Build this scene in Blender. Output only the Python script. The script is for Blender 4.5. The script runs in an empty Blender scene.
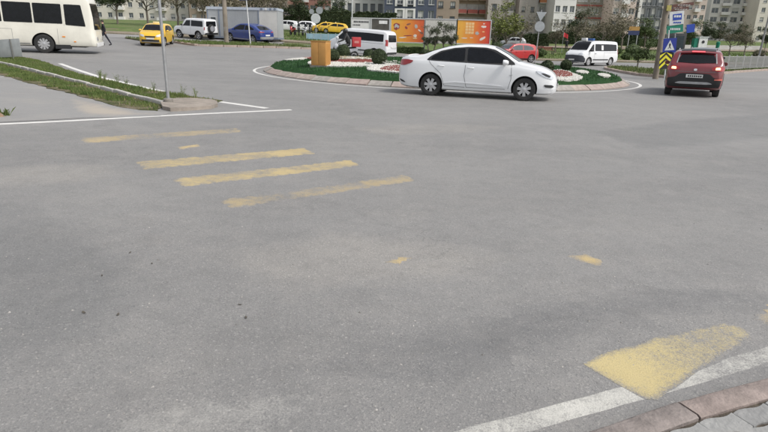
import bpy, bmesh, math, random
from mathutils import Vector, Matrix, noise as mnoise
from mathutils.bvhtree import BVHTree
R_ = math.radians
rnd = random.Random(7)
scene = bpy.context.scene
C = scene.collection

# ------------------------------------------------------------------ camera
FPX = 555.0                       # focal length in pixels of the 768 px wide photograph
CAM_H = 1.55
PITCH = math.atan((216 - 41) / FPX)
ROLL = 0.025
_f = Vector((0, math.cos(PITCH), -math.sin(PITCH)))
_u0 = Vector((0, math.sin(PITCH), math.cos(PITCH)))
_r = Vector((1, 0, 0)) * math.cos(ROLL) + _u0 * math.sin(ROLL)
_u = -Vector((1, 0, 0)) * math.sin(ROLL) + _u0 * math.cos(ROLL)
cd = bpy.data.cameras.new('camera')
cam = bpy.data.objects.new('camera', cd)
C.objects.link(cam)
cd.sensor_width = 36.0
cd.lens = FPX / 768 * 36
cd.clip_start = 0.05
cd.clip_end = 3000
m = Matrix((_r, _u, -_f)).transposed().to_4x4()
m.translation = (0, 0, CAM_H)
cam.matrix_world = m
scene.camera = cam

# ------------------------------------------------------------------ sky, sun, exposure
SUN_EL, SUN_AZ = R_(52), R_(118)      # azimuth clockwise from +Y: the sun stands to the right, a little behind
w = bpy.data.worlds.new('World')
scene.world = w
w.use_nodes = True
nt = w.node_tree
nt.nodes.clear()
sky = nt.nodes.new('ShaderNodeTexSky')
sky.sky_type = 'NISHITA'
sky.sun_disc = False
sky.sun_elevation = SUN_EL
sky.sun_rotation = SUN_AZ
sky.air_density = 1.0
sky.dust_density = 3.0
sky.ozone_density = 1.0
hs = nt.nodes.new('ShaderNodeHueSaturation')
hs.inputs['Saturation'].default_value = 0.28       # thin bright overcast
bg = nt.nodes.new('ShaderNodeBackground')
bg.inputs['Strength'].default_value = 0.15
wo = nt.nodes.new('ShaderNodeOutputWorld')
nt.links.new(sky.outputs[0], hs.inputs['Color'])
nt.links.new(hs.outputs[0], bg.inputs['Color'])
nt.links.new(bg.outputs[0], wo.inputs['Surface'])
sd = bpy.data.lights.new('sun', 'SUN')
sd.energy = 1.5
sd.angle = R_(10)
sd.color = (1.0, 0.95, 0.88)
sun = bpy.data.objects.new('sun', sd)
C.objects.link(sun)
sdir = Vector((math.sin(SUN_AZ) * math.cos(SUN_EL), math.cos(SUN_AZ) * math.cos(SUN_EL), math.sin(SUN_EL)))
sun.rotation_euler = sdir.to_track_quat('Z', 'Y').to_euler()
sun.location = (20, -10, 40)
scene.view_settings.view_transform = 'Standard'
scene.view_settings.look = 'None'
scene.view_settings.gamma = 1.0
scene.view_settings.use_curve_mapping = False
scene.view_settings.exposure = 0.48

# ------------------------------------------------------------------ terrain height and pixel helpers
def ss(a, b, x):
    t = min(1, max(0, (x - a) / (b - a)))
    return t * t * (3 - 2 * t)
def ramp(x, k):
    if x < -k: return 0.0
    if x > k: return x
    return (x + k) ** 2 / (4 * k)
def gz(x, y):
    z = .022 * min(40, ramp(-x, 5))
    z += .045 * min(30, ramp(y - 32, 8)) * ss(12, -10, x)
    z += .03 * min(150, ramp(y - 55, 8))
    return z
def ray(px, py):
    d = _f * FPX + _r * (px - 384) + _u * (216 - py)
    return d / d.y
def G(px, py, dz=0.0):
    """where the line of sight through a pixel meets the ground"""
    d = ray(px, py)
    lo, t = .3, .5
    while t < 500:
        if CAM_H + d.z * t < gz(d.x * t, t) + dz:
            a, b = lo, t
            for _ in range(36):
                mm = (a + b) / 2
                if CAM_H + d.z * mm < gz(d.x * mm, mm) + dz: b = mm
                else: a = mm
            return Vector((d.x * b, b, gz(d.x * b, b) + dz))
        lo, t = t, t * 1.01
    return Vector((d.x * 300, 300, gz(d.x * 300, 300)))
def AT(px, py, dist):
    d = ray(px, py) * dist
    return Vector((d.x, d.y, CAM_H + d.z))
def on(x, y, dz=0.0):
    return Vector((x, y, gz(x, y) + dz))

# ------------------------------------------------------------------ materials
MATS = {}
def principled(name):
    mt = bpy.data.materials.new(name)
    mt.use_nodes = True
    return mt, mt.node_tree, mt.node_tree.nodes['Principled BSDF']
def nn(nt, kind, **kw):
    n = nt.nodes.new('ShaderNode' + kind)
    for k, v in kw.items():
        if k in n.inputs: n.inputs[k].default_value = v
        else: setattr(n, k, v)
    return n
def noise_tex(nt, vec, scale, detail=4, rough=.55):
    n = nn(nt, 'TexNoise')
    n.inputs['Scale'].default_value = scale
    n.inputs['Detail'].default_value = detail
    n.inputs['Roughness'].default_value = rough
    if vec: nt.links.new(vec, n.inputs['Vector'])
    return n.outputs['Fac']
def ramp_node(nt, fac, stops):
    r = nn(nt, 'ValToRGB')
    el = r.color_ramp.elements
    el[0].position, el[0].color = stops[0][0], (*stops[0][1], 1)
    el[1].position, el[1].color = stops[-1][0], (*stops[-1][1], 1)
    for p, c in stops[1:-1]:
        e = el.new(p); e.color = (*c, 1)
    nt.links.new(fac, r.inputs[0])
    return r.outputs[0]
def mixc(nt, fac, a, b, mode='MIX'):
    n = nn(nt, 'Mix')
    n.data_type = 'RGBA'; n.blend_type = mode
    for s, v in ((n.inputs[0], fac), (n.inputs[6], a), (n.inputs[7], b)):
        if isinstance(v, bpy.types.NodeSocket): nt.links.new(v, s)
        elif isinstance(v, (int, float)): s.default_value = v
        else: s.default_value = (*v, 1)
    return n.outputs[2]
def mathn(nt, op, a, b=None, clamp=False):
    n = nn(nt, 'Math'); n.operation = op; n.use_clamp = clamp
    for i, v in enumerate((a, b)):
        if v is None: continue
        if isinstance(v, bpy.types.NodeSocket): nt.links.new(v, n.inputs[i])
        else: n.inputs[i].default_value = v
    return n.outputs[0]
def g3(v): return (v, v, v)

def M(name, col, rough=.6, metal=0.0, var=.12, scale=5.0, bump=0.0, bscale=40.0, coat=0.0, spec=.5, emit=None, dirt=0.0):
    """plain procedural material: colour with soft noise variation, optional relief"""
    if name in MATS: return MATS[name]
    mt, t, b = principled(name)
    co = nn(t, 'TexCoord').outputs['Object']
    f = noise_tex(t, co, scale, 5)
    lo = [c * (1 - var) for c in col]; hi = [min(1, c * (1 + var)) for c in col]
    cc = ramp_node(t, f, [(.3, lo), (.7, hi)])
    if dirt:
        f2 = noise_tex(t, co, scale * .35, 6, .7)
        k = ramp_node(t, f2, [(.5, g3(0)), (.75, g3(dirt))])
        cc = mixc(t, k, cc, (.12, .105, .09))
    t.links.new(cc, b.inputs['Base Color'])
    b.inputs['Roughness'].default_value = rough
    b.inputs['Metallic'].default_value = metal
    b.inputs['Specular IOR Level'].default_value = spec
    if coat:
        b.inputs['Coat Weight'].default_value = coat
        b.inputs['Coat Roughness'].default_value = .06
    if bump:
        bn = nn(t, 'Bump'); bn.inputs['Strength'].default_value = bump
        bn.inputs['Distance'].default_value = .02
        t.links.new(noise_tex(t, co, bscale, 6), bn.inputs['Height'])
        t.links.new(bn.outputs[0], b.inputs['Normal'])
    if emit:
        b.inputs['Emission Color'].default_value = (*col, 1)
        b.inputs['Emission Strength'].default_value = emit
    MATS[name] = mt
    return mt

def asphalt_colour(t):
    """worn grey asphalt: pale aggregate, dark binder, patches, stains and faint streaks; returns colour and height"""
    geo = nn(t, 'NewGeometry').outputs['Position']
    big = noise_tex(t, geo, .22, 5, .6)
    base = ramp_node(t, big, [(.30, (.177, .174, .170)), (.50, (.212, .208, .202)), (.70, (.242, .237, .229))])
    mp = nn(t, 'Mapping'); t.links.new(geo, mp.inputs['Vector'])
    mp.inputs['Rotation'].default_value = (0, 0, R_(-28)); mp.inputs['Scale'].default_value = (.22, .75, 1)
    st = noise_tex(t, mp.outputs[0], 1.0, 5, .65)
    base = mixc(t, ramp_node(t, st, [(.36, g3(.8)), (.64, g3(0))]), base, mixc(t, 1.0, base, g3(.89), 'MULTIPLY'))
    mid = noise_tex(t, geo, 1.6, 6, .7)
    base = mixc(t, ramp_node(t, mid, [(.48, g3(0)), (.68, g3(.45))]), base, (.258, .247, .232))
    mid2 = noise_tex(t, geo, 5.5, 5, .7)
    base = mixc(t, ramp_node(t, mid2, [(.3, g3(.55)), (.52, g3(0))]), base, mixc(t, 1.0, base, g3(.80), 'MULTIPLY'))
    oil = noise_tex(t, geo, .9, 7, .68)
    base = mixc(t, ramp_node(t, oil, [(.60, g3(0)), (.70, g3(.5))]), base, mixc(t, 1.0, base, g3(.70), 'MULTIPLY'))
    # aggregate
    v = nn(t, 'TexVoronoi'); v.inputs['Scale'].default_value = 120; v.inputs['Randomness'].default_value = 1
    t.links.new(geo, v.inputs['Vector'])
    hs = nn(t, 'SeparateColor'); t.links.new(v.outputs['Color'], hs.inputs[0])
    cell = hs.outputs[0]
    base = mixc(t, ramp_node(t, cell, [(.84, g3(0)), (1.0, g3(.28))]), base, (.42, .405, .375))
    base = mixc(t, ramp_node(t, cell, [(.0, g3(.5)), (.22, g3(0))]), base, (.11, .11, .112))
    fine = noise_tex(t, geo, 210, 2, .6)
    base = mixc(t, .30, base, ramp_node(t, fine, [(.34, g3(.3)), (.66, g3(.72))]), 'OVERLAY')
    v2 = nn(t, 'TexVoronoi'); v2.inputs['Scale'].default_value = 36
    t.links.new(geo, v2.inputs['Vector'])
    hs2 = nn(t, 'SeparateColor'); t.links.new(v2.outputs['Color'], hs2.inputs[0])
    spot = mathn(t, 'MULTIPLY', ramp_node(t, hs2.outputs[1], [(.90, g3(0)), (.93, g3(1))]), ramp_node(t, v2.outputs['Distance'], [(.12, g3(.35)), (.26, g3(0))]))
    base = mixc(t, spot, base, (.50, .49, .46))
    # thin wandering cracks
    wn = noise_tex(t, geo, .8, 6, .62)
    crack = ramp_node(t, mathn(t, 'ABSOLUTE', mathn(t, 'SUBTRACT', wn, .5)), [(.0004, g3(.35)), (.0016, g3(0))])
    gate = ramp_node(t, noise_tex(t, geo, .35, 2), [(.52, g3(0)), (.62, g3(1))])
    base = mixc(t, mathn(t, 'MULTIPLY', crack, gate), base, (.05, .05, .05))
    h = mathn(t, 'ADD', mathn(t, 'MULTIPLY', fine, .7), mathn(t, 'MULTIPLY', v.outputs['Distance'], .6))
    return base, h, geo
def finish_asphalt(t, b, col, h, rough=.72):
    t.links.new(col, b.inputs['Base Color'])
    b.inputs['Roughness'].default_value = rough
    b.inputs['Specular IOR Level'].default_value = .45
    bn = nn(t, 'Bump'); bn.inputs['Strength'].default_value = .5; bn.inputs['Distance'].default_value = .006
    t.links.new(h, bn.inputs['Height']); t.links.new(bn.outputs[0], b.inputs['Normal'])
def mat_asphalt():
    mt, t, b = principled('asphalt'); c, h, g = asphalt_colour(t); finish_asphalt(t, b, c, h); MATS['asphalt'] = mt
def mat_sideroad():
    """the asphalt of the side road, with sand gathered over it"""
    mt, t, b = principled('side_asphalt'); c, h, g = asphalt_colour(t)
    c = mixc(t, .45, c, (.275, .271, .265))
    n = noise_tex(t, g, .55, 7, .72)
    c = mixc(t, ramp_node(t, n, [(.50, g3(0)), (.70, g3(.6))]), c, (.31, .29, .262))
    finish_asphalt(t, b, c, h, .8); MATS['side_asphalt'] = mt
def mat_paint(name, col, wear, wscale=14.0, soft=.10, full=.95):
    """road paint, worn through to the asphalt"""
    mt, t, b = principled(name); c, h, g = asphalt_colour(t)
    n1 = noise_tex(t, g, wscale, 8, .78)
    n2 = noise_tex(t, g, 1.3, 3, .6)
    n3 = noise_tex(t, g, 120, 2, .6)
    f = mathn(t, 'ADD', mathn(t, 'MULTIPLY', n1, .55), mathn(t, 'ADD', mathn(t, 'MULTIPLY', n2, .58), mathn(t, 'MULTIPLY', n3, .35)))
    at = nn(t, 'Attribute'); at.attribute_name = 'edge'
    f = mathn(t, 'ADD', f, mathn(t, 'MULTIPLY', mathn(t, 'SUBTRACT', at.outputs['Fac'], 1.0), .20))
    k = ramp_node(t, f, [(wear - soft, g3(0)), (wear + soft, g3(full))])
    pc = mixc(t, ramp_node(t, noise_tex(t, g, 3, 4), [(.3, g3(0)), (.7, g3(1))]), [v * .86 for v in col], col)
    finish_asphalt(t, b, mixc(t, k, c, pc), h, .7); MATS[name] = mt
def mat_repair(name, mul):
    """asphalt laid later than the rest; its rim feathers into the old surface"""
    mt, t, b = principled(name); c, h, g = asphalt_colour(t)
    at = nn(t, 'Attribute'); at.attribute_name = 'edge'
    k = ramp_node(t, mathn(t, 'ADD', at.outputs['Fac'], mathn(t, 'MULTIPLY', mathn(t, 'SUBTRACT', noise_tex(t, g, 9, 6, .7), .5), .9)), [(.10, g3(0)), (.75, g3(1))])
    finish_asphalt(t, b, mixc(t, k, c, mixc(t, 1.0, c, mul, 'MULTIPLY')), h); MATS[name] = mt
mat_asphalt(); mat_sideroad(); mat_repair('repair_dark', (.74, .75, .77)); mat_repair('repair_mid', (.84, .85, .86)); mat_repair('worn_pale', (1.14, 1.12, 1.09))
mat_paint('white_paint', (.52, .51, .47), .66, 36, .11)
mat_paint('white_paint_far', (.66, .65, .62), .44)
mat_paint('white_paint_ghost', (.42, .41, .38), .70, 16, .10, .55)
mat_paint('yellow_paint', (.50, .41, .20), .675, 40, .12)
mat_paint('yellow_paint_far', (.42, .33, .18), .735, 13, .10, .85)
mat_paint('yellow_paint_mid', (.48, .375, .18), .71, 13, .10, .88)
mat_paint('yellow_paint_faint', (.50, .38, .18), .64, 6, .12)

def mat_grass(name, a, b2, c2, scale=.35, soil=None, bscale=60):
    mt, t, b = principled(name)
    g = nn(t, 'NewGeometry').outputs['Position']
    n1 = noise_tex(t, g, scale, 6, .65); n2 = noise_tex(t, g, scale * 14, 5, .7)
    col = ramp_node(t, n1, [(.32, a), (.5, b2), (.68, c2)])
    col = mixc(t, .6, col, ramp_node(t, n2, [(.3, g3(.25)), (.7, g3(.75))]), 'OVERLAY')
    if soil:
        col = mixc(t, ramp_node(t, noise_tex(t, g, scale * 3, 6, .7), [(.5, g3(0)), (.62, g3(.9))]), col, soil)
    t.links.new(col, b.inputs['Base Color']); b.inputs['Roughness'].default_value = .95
    b.inputs['Specular IOR Level'].default_value = .15
    bn = nn(t, 'Bump'); bn.inputs['Strength'].default_value = .8; bn.inputs['Distance'].default_value = .05
    t.links.new(noise_tex(t, g, bscale, 4, .7), bn.inputs['Height']); t.links.new(bn.outputs[0], b.inputs['Normal'])
    MATS[name] = mt
mat_grass('park_grass', (.065, .11, .028), (.095, .145, .042), (.135, .16, .062), .12, (.17, .145, .10), 30)
mat_grass('verge_soil', (.07, .085, .03), (.10, .10, .05), (.17, .14, .09), .8, (.24, .20, .145), 40)
mat_grass('turf', (.016, .052, .016), (.022, .065, .02), (.032, .08, .028), .9, None, 90)
mat_grass('dirt', (.20, .17, .125), (.25, .21, .16), (.29, .255, .20), .5, None, 50)

def mat_leaf(name, a, b2, sc=3.0):
    mt, t, b = principled(name)
    g = nn(t, 'NewGeometry').outputs['Position']
    col = ramp_node(t, noise_tex(t, g, sc, 4, .7), [(.3, a), (.7, b2)])
    t.links.new(col, b.inputs['Base Color']); b.inputs['Roughness'].default_value = .6
    b.inputs['Specular IOR Level'].default_value = .25
    MATS[name] = mt
mat_leaf('leaf_grass', (.065, .112, .028), (.145, .175, .055), 1.6)
mat_leaf('leaf_dry', (.20, .17, .085), (.30, .25, .14), 2.0)
mat_leaf('leaf_turf', (.022, .070, .020), (.045, .11, .036), 3.0)
mat_leaf('leaf_dark', (.026, .042, .018), (.068, .09, .040), 2.5)
mat_leaf('leaf_olive', (.065, .08, .046), (.14, .155, .10), 3.0)
mat_leaf('leaf_spring', (.10, .13, .030), (.19, .205, .06), 2.0)
mat_leaf('leaf_brown', (.11, .10, .07), (.21, .185, .125), 2.0)
mat_leaf('leaf_mid', (.048, .078, .026), (.10, .135, .05), 2.0)
mat_leaf('leaf_red', (.22, .03, .03), (.42, .06, .06), 2.0)
BARK = M('bark', (.16, .135, .112), .9, var=.3, scale=9, bump=.6)
CONC = M('concrete', (.33, .315, .29), .9, var=.16, scale=3, bump=.3, dirt=.4)
CONC_DK = M('weathered_concrete', (.20, .185, .165), .9, var=.25, scale=2.5, bump=.4, dirt=.5)
GALV = M('galvanised_steel', (.34, .345, .35), .5, .55, .15, 8)
BLACK = M('black_plastic', (.018, .018, .019), .6)
RUBBER = M('rubber', (.022, .022, .022), .85, var=.3, scale=20, dirt=.25)
GLASS = M('tinted_glass', (.006, .007, .009), .06, var=.3, spec=.28)
GLASS_L = M('clear_glass', (.055, .065, .072), .05, var=.2, spec=.6)
CHROME = M('chrome', (.62, .62, .63), .22, .9)
ALLOY = M('alloy', (.50, .50, .51), .35, .6, .1)
WHITEP = M('white_plastic', (.66, .66, .65), .5)
PLATE = M('plate_white', (.62, .62, .60), .5)
REDLENS = M('red_lens', (.30, .012, .014), .15, coat=.5)
LITLENS = M('lit_lens', (1.0, .42, .22), .3, emit=2.2)
CLEARLENS = M('clear_lens', (.55, .57, .60), .12, .25, coat=.6)

# ------------------------------------------------------------------ mesh helpers
def link(name, me, mat=None, parent=None, smooth=False, angle=None):
    if mat is not None and not me.materials:
        me.materials.append(mat)
    o = bpy.data.objects.new(name, me)
    C.objects.link(o)
    if parent is not None: o.parent = parent
    if smooth:
        for p in me.polygons: p.use_smooth = True
        if angle: me.set_sharp_from_angle(angle=R_(angle))
    return o
def tag(o, label=None, cat=None, group=None, kind=None):
    if label: o['label'] = label
    if cat: o['category'] = cat
    if group: o['group'] = group
    if kind: o['kind'] = kind
    return o
def thing(name, label, cat, loc=(0, 0, 0), rz=0.0, group=None):
    o = bpy.data.objects.new(name, None)
    C.objects.link(o)
    o.empty_display_size = .2
    o.location = loc
    o.rotation_euler = (0, 0, rz)
    return tag(o, label, cat, group)
class MB:
    def __init__(s): s.v = []; s.f = []
    def add(s, v, f):
        n = len(s.v); s.v += [tuple(p) for p in v]; s.f += [tuple(i + n for i in q) for q in f]; return s
    def box(s, c, d, rot=None):
        x, y, z = d[0] / 2, d[1] / 2, d[2] / 2
        p = [Vector((sx * x, sy * y, sz * z)) for sz in (-1, 1) for sx, sy in ((-1, -1), (1, -1), (1, 1), (-1, 1))]
        if rot is not None: p = [rot @ q for q in p]
        c = Vector(c)
        return s.add([q + c for q in p], [(3, 2, 1, 0), (4, 5, 6, 7), (0, 1, 5, 4), (1, 2, 6, 5), (2, 3, 7, 6), (3, 0, 4, 7)])
    def b2(s, a, b):
        return s.box([(a[i] + b[i]) / 2 for i in range(3)], [abs(b[i] - a[i]) for i in range(3)])
    def tube(s, pts, rad, n=8, cap=True):
        pts = [Vector(p) for p in pts]
        if not isinstance(rad, (list, tuple)): rad = [rad] * len(pts)
        vs = []; up = None
        for i, p in enumerate(pts):
            t = (pts[min(i + 1, len(pts) - 1)] - pts[max(i - 1, 0)])
            t = t.normalized() if t.length > 1e-9 else Vector((0, 0, 1))
            if up is None:
                up = Vector((0, 0, 1)) if abs(t.z) < .9 else Vector((1, 0, 0))
            a = (up - t * up.dot(t)).normalized(); up = a
            b = t.cross(a)
            for k in range(n):
                th = 2 * math.pi * k / n
                vs.append(p + (a * math.cos(th) + b * math.sin(th)) * rad[i])
        fs = []
        for i in range(len(pts) - 1):
            for k in range(n):
                fs.append((i * n + k, i * n + (k + 1) % n, (i + 1) * n + (k + 1) % n, (i + 1) * n + k))
        if cap:
            fs.append(tuple(reversed(range(n)))); fs.append(tuple(range((len(pts) - 1) * n, len(pts) * n)))
        return s.add(vs, fs)
    def lathe(s, prof, axis='z', n=24, c=(0, 0, 0), cap=True):
        """prof = [(radius, height)] round an axis"""
        vs = []; c = Vector(c)
        for r, h in prof:
            for k in range(n):
                th = 2 * math.pi * k / n
                a, b = r * math.cos(th), r * math.sin(th)
                vs.append(c + (Vector((a, b, h)) if axis == 'z' else Vector((a, h, b)) if axis == 'y' else Vector((h, a, b))))
        fs = []
        for i in range(len(prof) - 1):
            for k in range(n):
                fs.append((i * n + k, i * n + (k + 1) % n, (i + 1) * n + (k + 1) % n, (i + 1) * n + k))
        if cap: fs.append(tuple(range(n))); fs.append(tuple(range((len(prof) - 1) * n, len(prof) * n)))
        return s.add(vs, fs)
    def prism(s, poly, z0, z1):
        n = len(poly)
        v = [(p[0], p[1], z0) for p in poly] + [(p[0], p[1], z1) for p in poly]
        f = [tuple(reversed(range(n))), tuple(range(n, 2 * n))] + [(i, (i + 1) % n, n + (i + 1) % n, n + i) for i in range(n)]
        return s.add(v, f)
    def mesh(s, name, fix=True):
        me = bpy.data.meshes.new(name)
        me.from_pydata(s.v, [], s.f); me.update()
        if fix:
            bm = bmesh.new(); bm.from_mesh(me); bmesh.ops.recalc_face_normals(bm, faces=bm.faces); bm.to_mesh(me); bm.free()
        return me
    def build(s, name, mat, parent=None, smooth=False, angle=None, fix=True, bevel=0.0):
        me = s.mesh(name, fix)
        if bevel:
            bm = bmesh.new(); bm.from_mesh(me)
            bmesh.ops.bevel(bm, geom=list(bm.edges), offset=bevel, segments=2, affect='EDGES', profile=.6)
            bm.to_mesh(me); bm.free(); smooth, angle = True, angle or 40
        return link(name, me, mat, parent, smooth, angle)
def inpoly(x, y, poly):
    ins = False; j = len(poly) - 1
    for i in range(len(poly)):
        xi, yi = poly[i][0], poly[i][1]; xj, yj = poly[j][0], poly[j][1]
        if (yi > y) != (yj > y) and x < (xj - xi) * (y - yi) / (yj - yi) + xi: ins = not ins
        j = i
    return ins
def chaikin(pts, n=2, closed=True):
    pts = [Vector(p) for p in pts]
    for _ in range(n):
        q = []
        m_ = len(pts)
        for i in range(m_ if closed else m_ - 1):
            a, b = pts[i], pts[(i + 1) % m_]
            q += [a * .75 + b * .25, a * .25 + b * .75]
        if not closed: q = [pts[0]] + q + [pts[-1]]
        pts = q
    return pts
def resample(pts, step):
    pts = [Vector(p[:2]) for p in pts]; out = [pts[0]]; acc = 0
    for a, b in zip(pts, pts[1:]):
        L = (b - a).length
        if L < 1e-9: continue
        while acc + L >= step:
            a = a + (b - a) * ((step - acc) / L); L = (b - a).length; out.append(a); acc = 0
            if L < 1e-9: break
        acc += L
    if (out[-1] - pts[-1]).length > step * .3: out.append(pts[-1])
    return out
def seg_dist(p, poly):
    best = 1e9
    for i in range(len(poly)):
        a, b = poly[i - 1], poly[i]; ab = b - a; L2 = ab.length_squared
        t = 0 if L2 == 0 else max(0, min(1, (p - a).dot(ab) / L2)); best = min(best, (a + ab * t - p).length_squared)
    return best ** .5
def sheet(name, poly, dz, mat, parent=None, cell=1.0, thick=0.0, edge=0.0, rimz=-.001):
    """polygon laid on the terrain, cut in cells so that it follows the slope; thick gives it an edge down to the ground"""
    bm = bmesh.new()
    vs = [bm.verts.new((p[0], p[1], 0)) for p in poly]
    bm.faces.new(vs)
    xs = [p[0] for p in poly]; ys = [p[1] for p in poly]
    x = math.floor(min(xs)) + cell * .37
    while x < max(xs):
        bmesh.ops.bisect_plane(bm, geom=bm.verts[:] + bm.edges[:] + bm.faces[:], plane_co=(x, 0, 0), plane_no=(1, 0, 0)); x += cell
    y = math.floor(min(ys)) + cell * .37
    while y < max(ys):
        bmesh.ops.bisect_plane(bm, geom=bm.verts[:] + bm.edges[:] + bm.faces[:], plane_co=(0, y, 0), plane_no=(0, 1, 0)); y += cell
    for v in bm.verts: v.co.z = gz(v.co.x, v.co.y) + dz
    bmesh.ops.recalc_face_normals(bm, faces=bm.faces)
    if bm.faces and sum(f.normal.z for f in bm.faces) < 0: bmesh.ops.reverse_faces(bm, faces=bm.faces)
    if edge:
        for v in bm.verts:
            if v.is_boundary: v.co.z += rimz - dz
    elif thick:
        be = [e for e in bm.edges if e.is_boundary]
        r = bmesh.ops.extrude_edge_only(bm, edges=be)
        for v in [g for g in r['geom'] if isinstance(g, bmesh.types.BMVert)]: v.co.z -= thick
        bmesh.ops.recalc_face_normals(bm, faces=bm.faces)
    me = bpy.data.meshes.new(name); bm.to_mesh(me); bm.free()
    if edge:
        at = me.attributes.new('edge', 'FLOAT', 'POINT'); pl = [Vector((p[0], p[1])) for p in poly]
        for i, v in enumerate(me.vertices): at.data[i].value = min(1.0, seg_dist(v.co.xy, pl) / edge)
    return link(name, me, mat, parent)
def strip(pts, width, step=.5):
    """polygon of a line with a width; pts are plan points"""
    p = resample(pts, step); L = []; Rr = []
    for i, a in enumerate(p):
        t = (p[min(i + 1, len(p) - 1)] - p[max(i - 1, 0)]).normalized(); n = Vector((-t.y, t.x))
        L.append(a + n * width / 2); Rr.append(a - n * width / 2)
    return L, Rr
def line_mark(name, pts, width, dz, mat, parent, step=.5, ragged=0.0):
    L, Rr = strip(pts, width, step); b = MB(); v = []
    for i, (p, q) in enumerate(zip(L, Rr)):
        j = (rnd.random() - .5) * ragged
        for t in (0, .12, .5, .88, 1):
            c = p.lerp(q, t); v.append((c.x, c.y + j, gz(c.x, c.y) + (dz if 0 < t < 1 else -.001)))
    b.add(v, [(5 * i + k, 5 * i + k + 1, 5 * i + k + 6, 5 * i + k + 5) for i in range(len(L) - 1) for k in range(4)])
    o = b.build(name, mat, parent)
    me = o.data
    at = me.attributes.new('edge', 'FLOAT', 'POINT')
    for i in range(len(me.vertices)): at.data[i].value = (0, .75, 1, .75, 0)[i % 5]
    if sum(p.normal.z for p in me.polygons) < 0: me.flip_normals()
    return o
def blades(name, poly, n, hgt, mat, dz=0.0, parent=None, seed=1, wid=.006, clump=None, lean=.5, edge=0.0):
    """grass: bent two-triangle blades scattered over a plan polygon"""
    r = random.Random(seed); xs = [p[0] for p in poly]; ys = [p[1] for p in poly]
    v = []; f = []; tries = 0
    while len(f) < n and tries < n * 30:
        tries += 1
        x, y = r.uniform(min(xs), max(xs)), r.uniform(min(ys), max(ys))
        if not inpoly(x, y, poly): continue
        k = 1.0
        if clump:
            k = mnoise.noise((x * clump, y * clump, seed)) * .5 + .5
            if r.random() > k * 2.2 - .5: continue
        h = hgt * r.uniform(.45, 1.25) * (.6 + .7 * k); a = r.uniform(0, 6.283)
        dx, dy = math.cos(a), math.sin(a); ln = r.uniform(.1, lean) * h; q = r.uniform(0, 6.283)
        lx, ly = math.cos(q) * ln, math.sin(q) * ln; z = gz(x, y) + dz; wv = wid * r.uniform(.7, 1.5)
        i = len(v)
        v += [(x - dx * wv, y - dy * wv, z - .01), (x + dx * wv, y + dy * wv, z - .01), (x + lx * .4 + dx * wv * .7, y + ly * .4 + dy * wv * .7, z + h * .6), (x + lx, y + ly, z + h)]
        f += [(i, i + 1, i + 2), (i, i + 2, i + 3)]
    me = bpy.data.meshes.new(name); me.from_pydata(v, [], f); me.update()
    return link(name, me, mat, parent)

# ================================================================== THE SETTING
def terrain():
    xs = [-420, -300, -200, -140, -100, -80] + [-64 + 2 * i for i in range(65)] + [70, 85, 105, 140, 200, 300, 420]
    ys = [-60, -30, -14] + [-8 + 2 * i for i in range(45)] + [86, 92, 100, 110, 125, 150, 180, 205, 230, 300, 420, 700]
    v = [(x, y, gz(x, y) - .07) for y in ys for x in xs]
    n = len(xs)
    f = [(j * n + i, j * n + i + 1, (j + 1) * n + i + 1, (j + 1) * n + i) for j in range(len(ys) - 1) for i in range(n - 1)]
    o = MB().add(v, f).build('ground', MATS['park_grass'], fix=False)
    tag(o, kind='structure')
terrain()
def P2(q): return [G(*p).xy for p in q]
# the carriageway: one asphalt sheet under the junction, the roundabout and the road behind it
road_poly = [(-75, -8), (75, -8), (75, 62), (30, 57), (13, 56), (2, 53), (-8, 51.5), (-40, 52), (-75, 54)]
road = tag(sheet('road', road_poly, 0, MATS['asphalt'], cell=1.0), kind='structure')
# side road on the left, sandy
side_poly = P2([(-60, 128), (0, 122.5), (60, 119.5), (120, 115.5), (165, 113), (150, 110), (120, 104), (60, 92), (0, 74), (-60, 60)])
side = tag(sheet('side_road', side_poly, .006, MATS['side_asphalt'], cell=1.0), kind='structure')

mt_, t_, b_ = principled('sand'); c_, h_, g_ = asphalt_colour(t_)
at_ = nn(t_, 'Attribute'); at_.attribute_name = 'edge'
k_ = ramp_node(t_, mathn(t_, 'ADD', at_.outputs['Fac'], mathn(t_, 'MULTIPLY', mathn(t_, 'SUBTRACT', noise_tex(t_, g_, 2.2, 7, .75), .5), 1.6)), [(.30, g3(0)), (.95, g3(.85))])
finish_asphalt(t_, b_, mixc(t_, k_, mixc(t_, .45, c_, (.275, .271, .265)), (.37, .325, .27)), h_, .85); MATS['sand'] = mt_
sheet('sand_drift', P2([(60, 98), (85, 99), (120, 106), (150, 112), (172, 112.6), (160, 116), (120, 117.5), (80, 118), (62, 110)]), .010, MATS['sand'], side, .25, 0, .5, .005)
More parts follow.
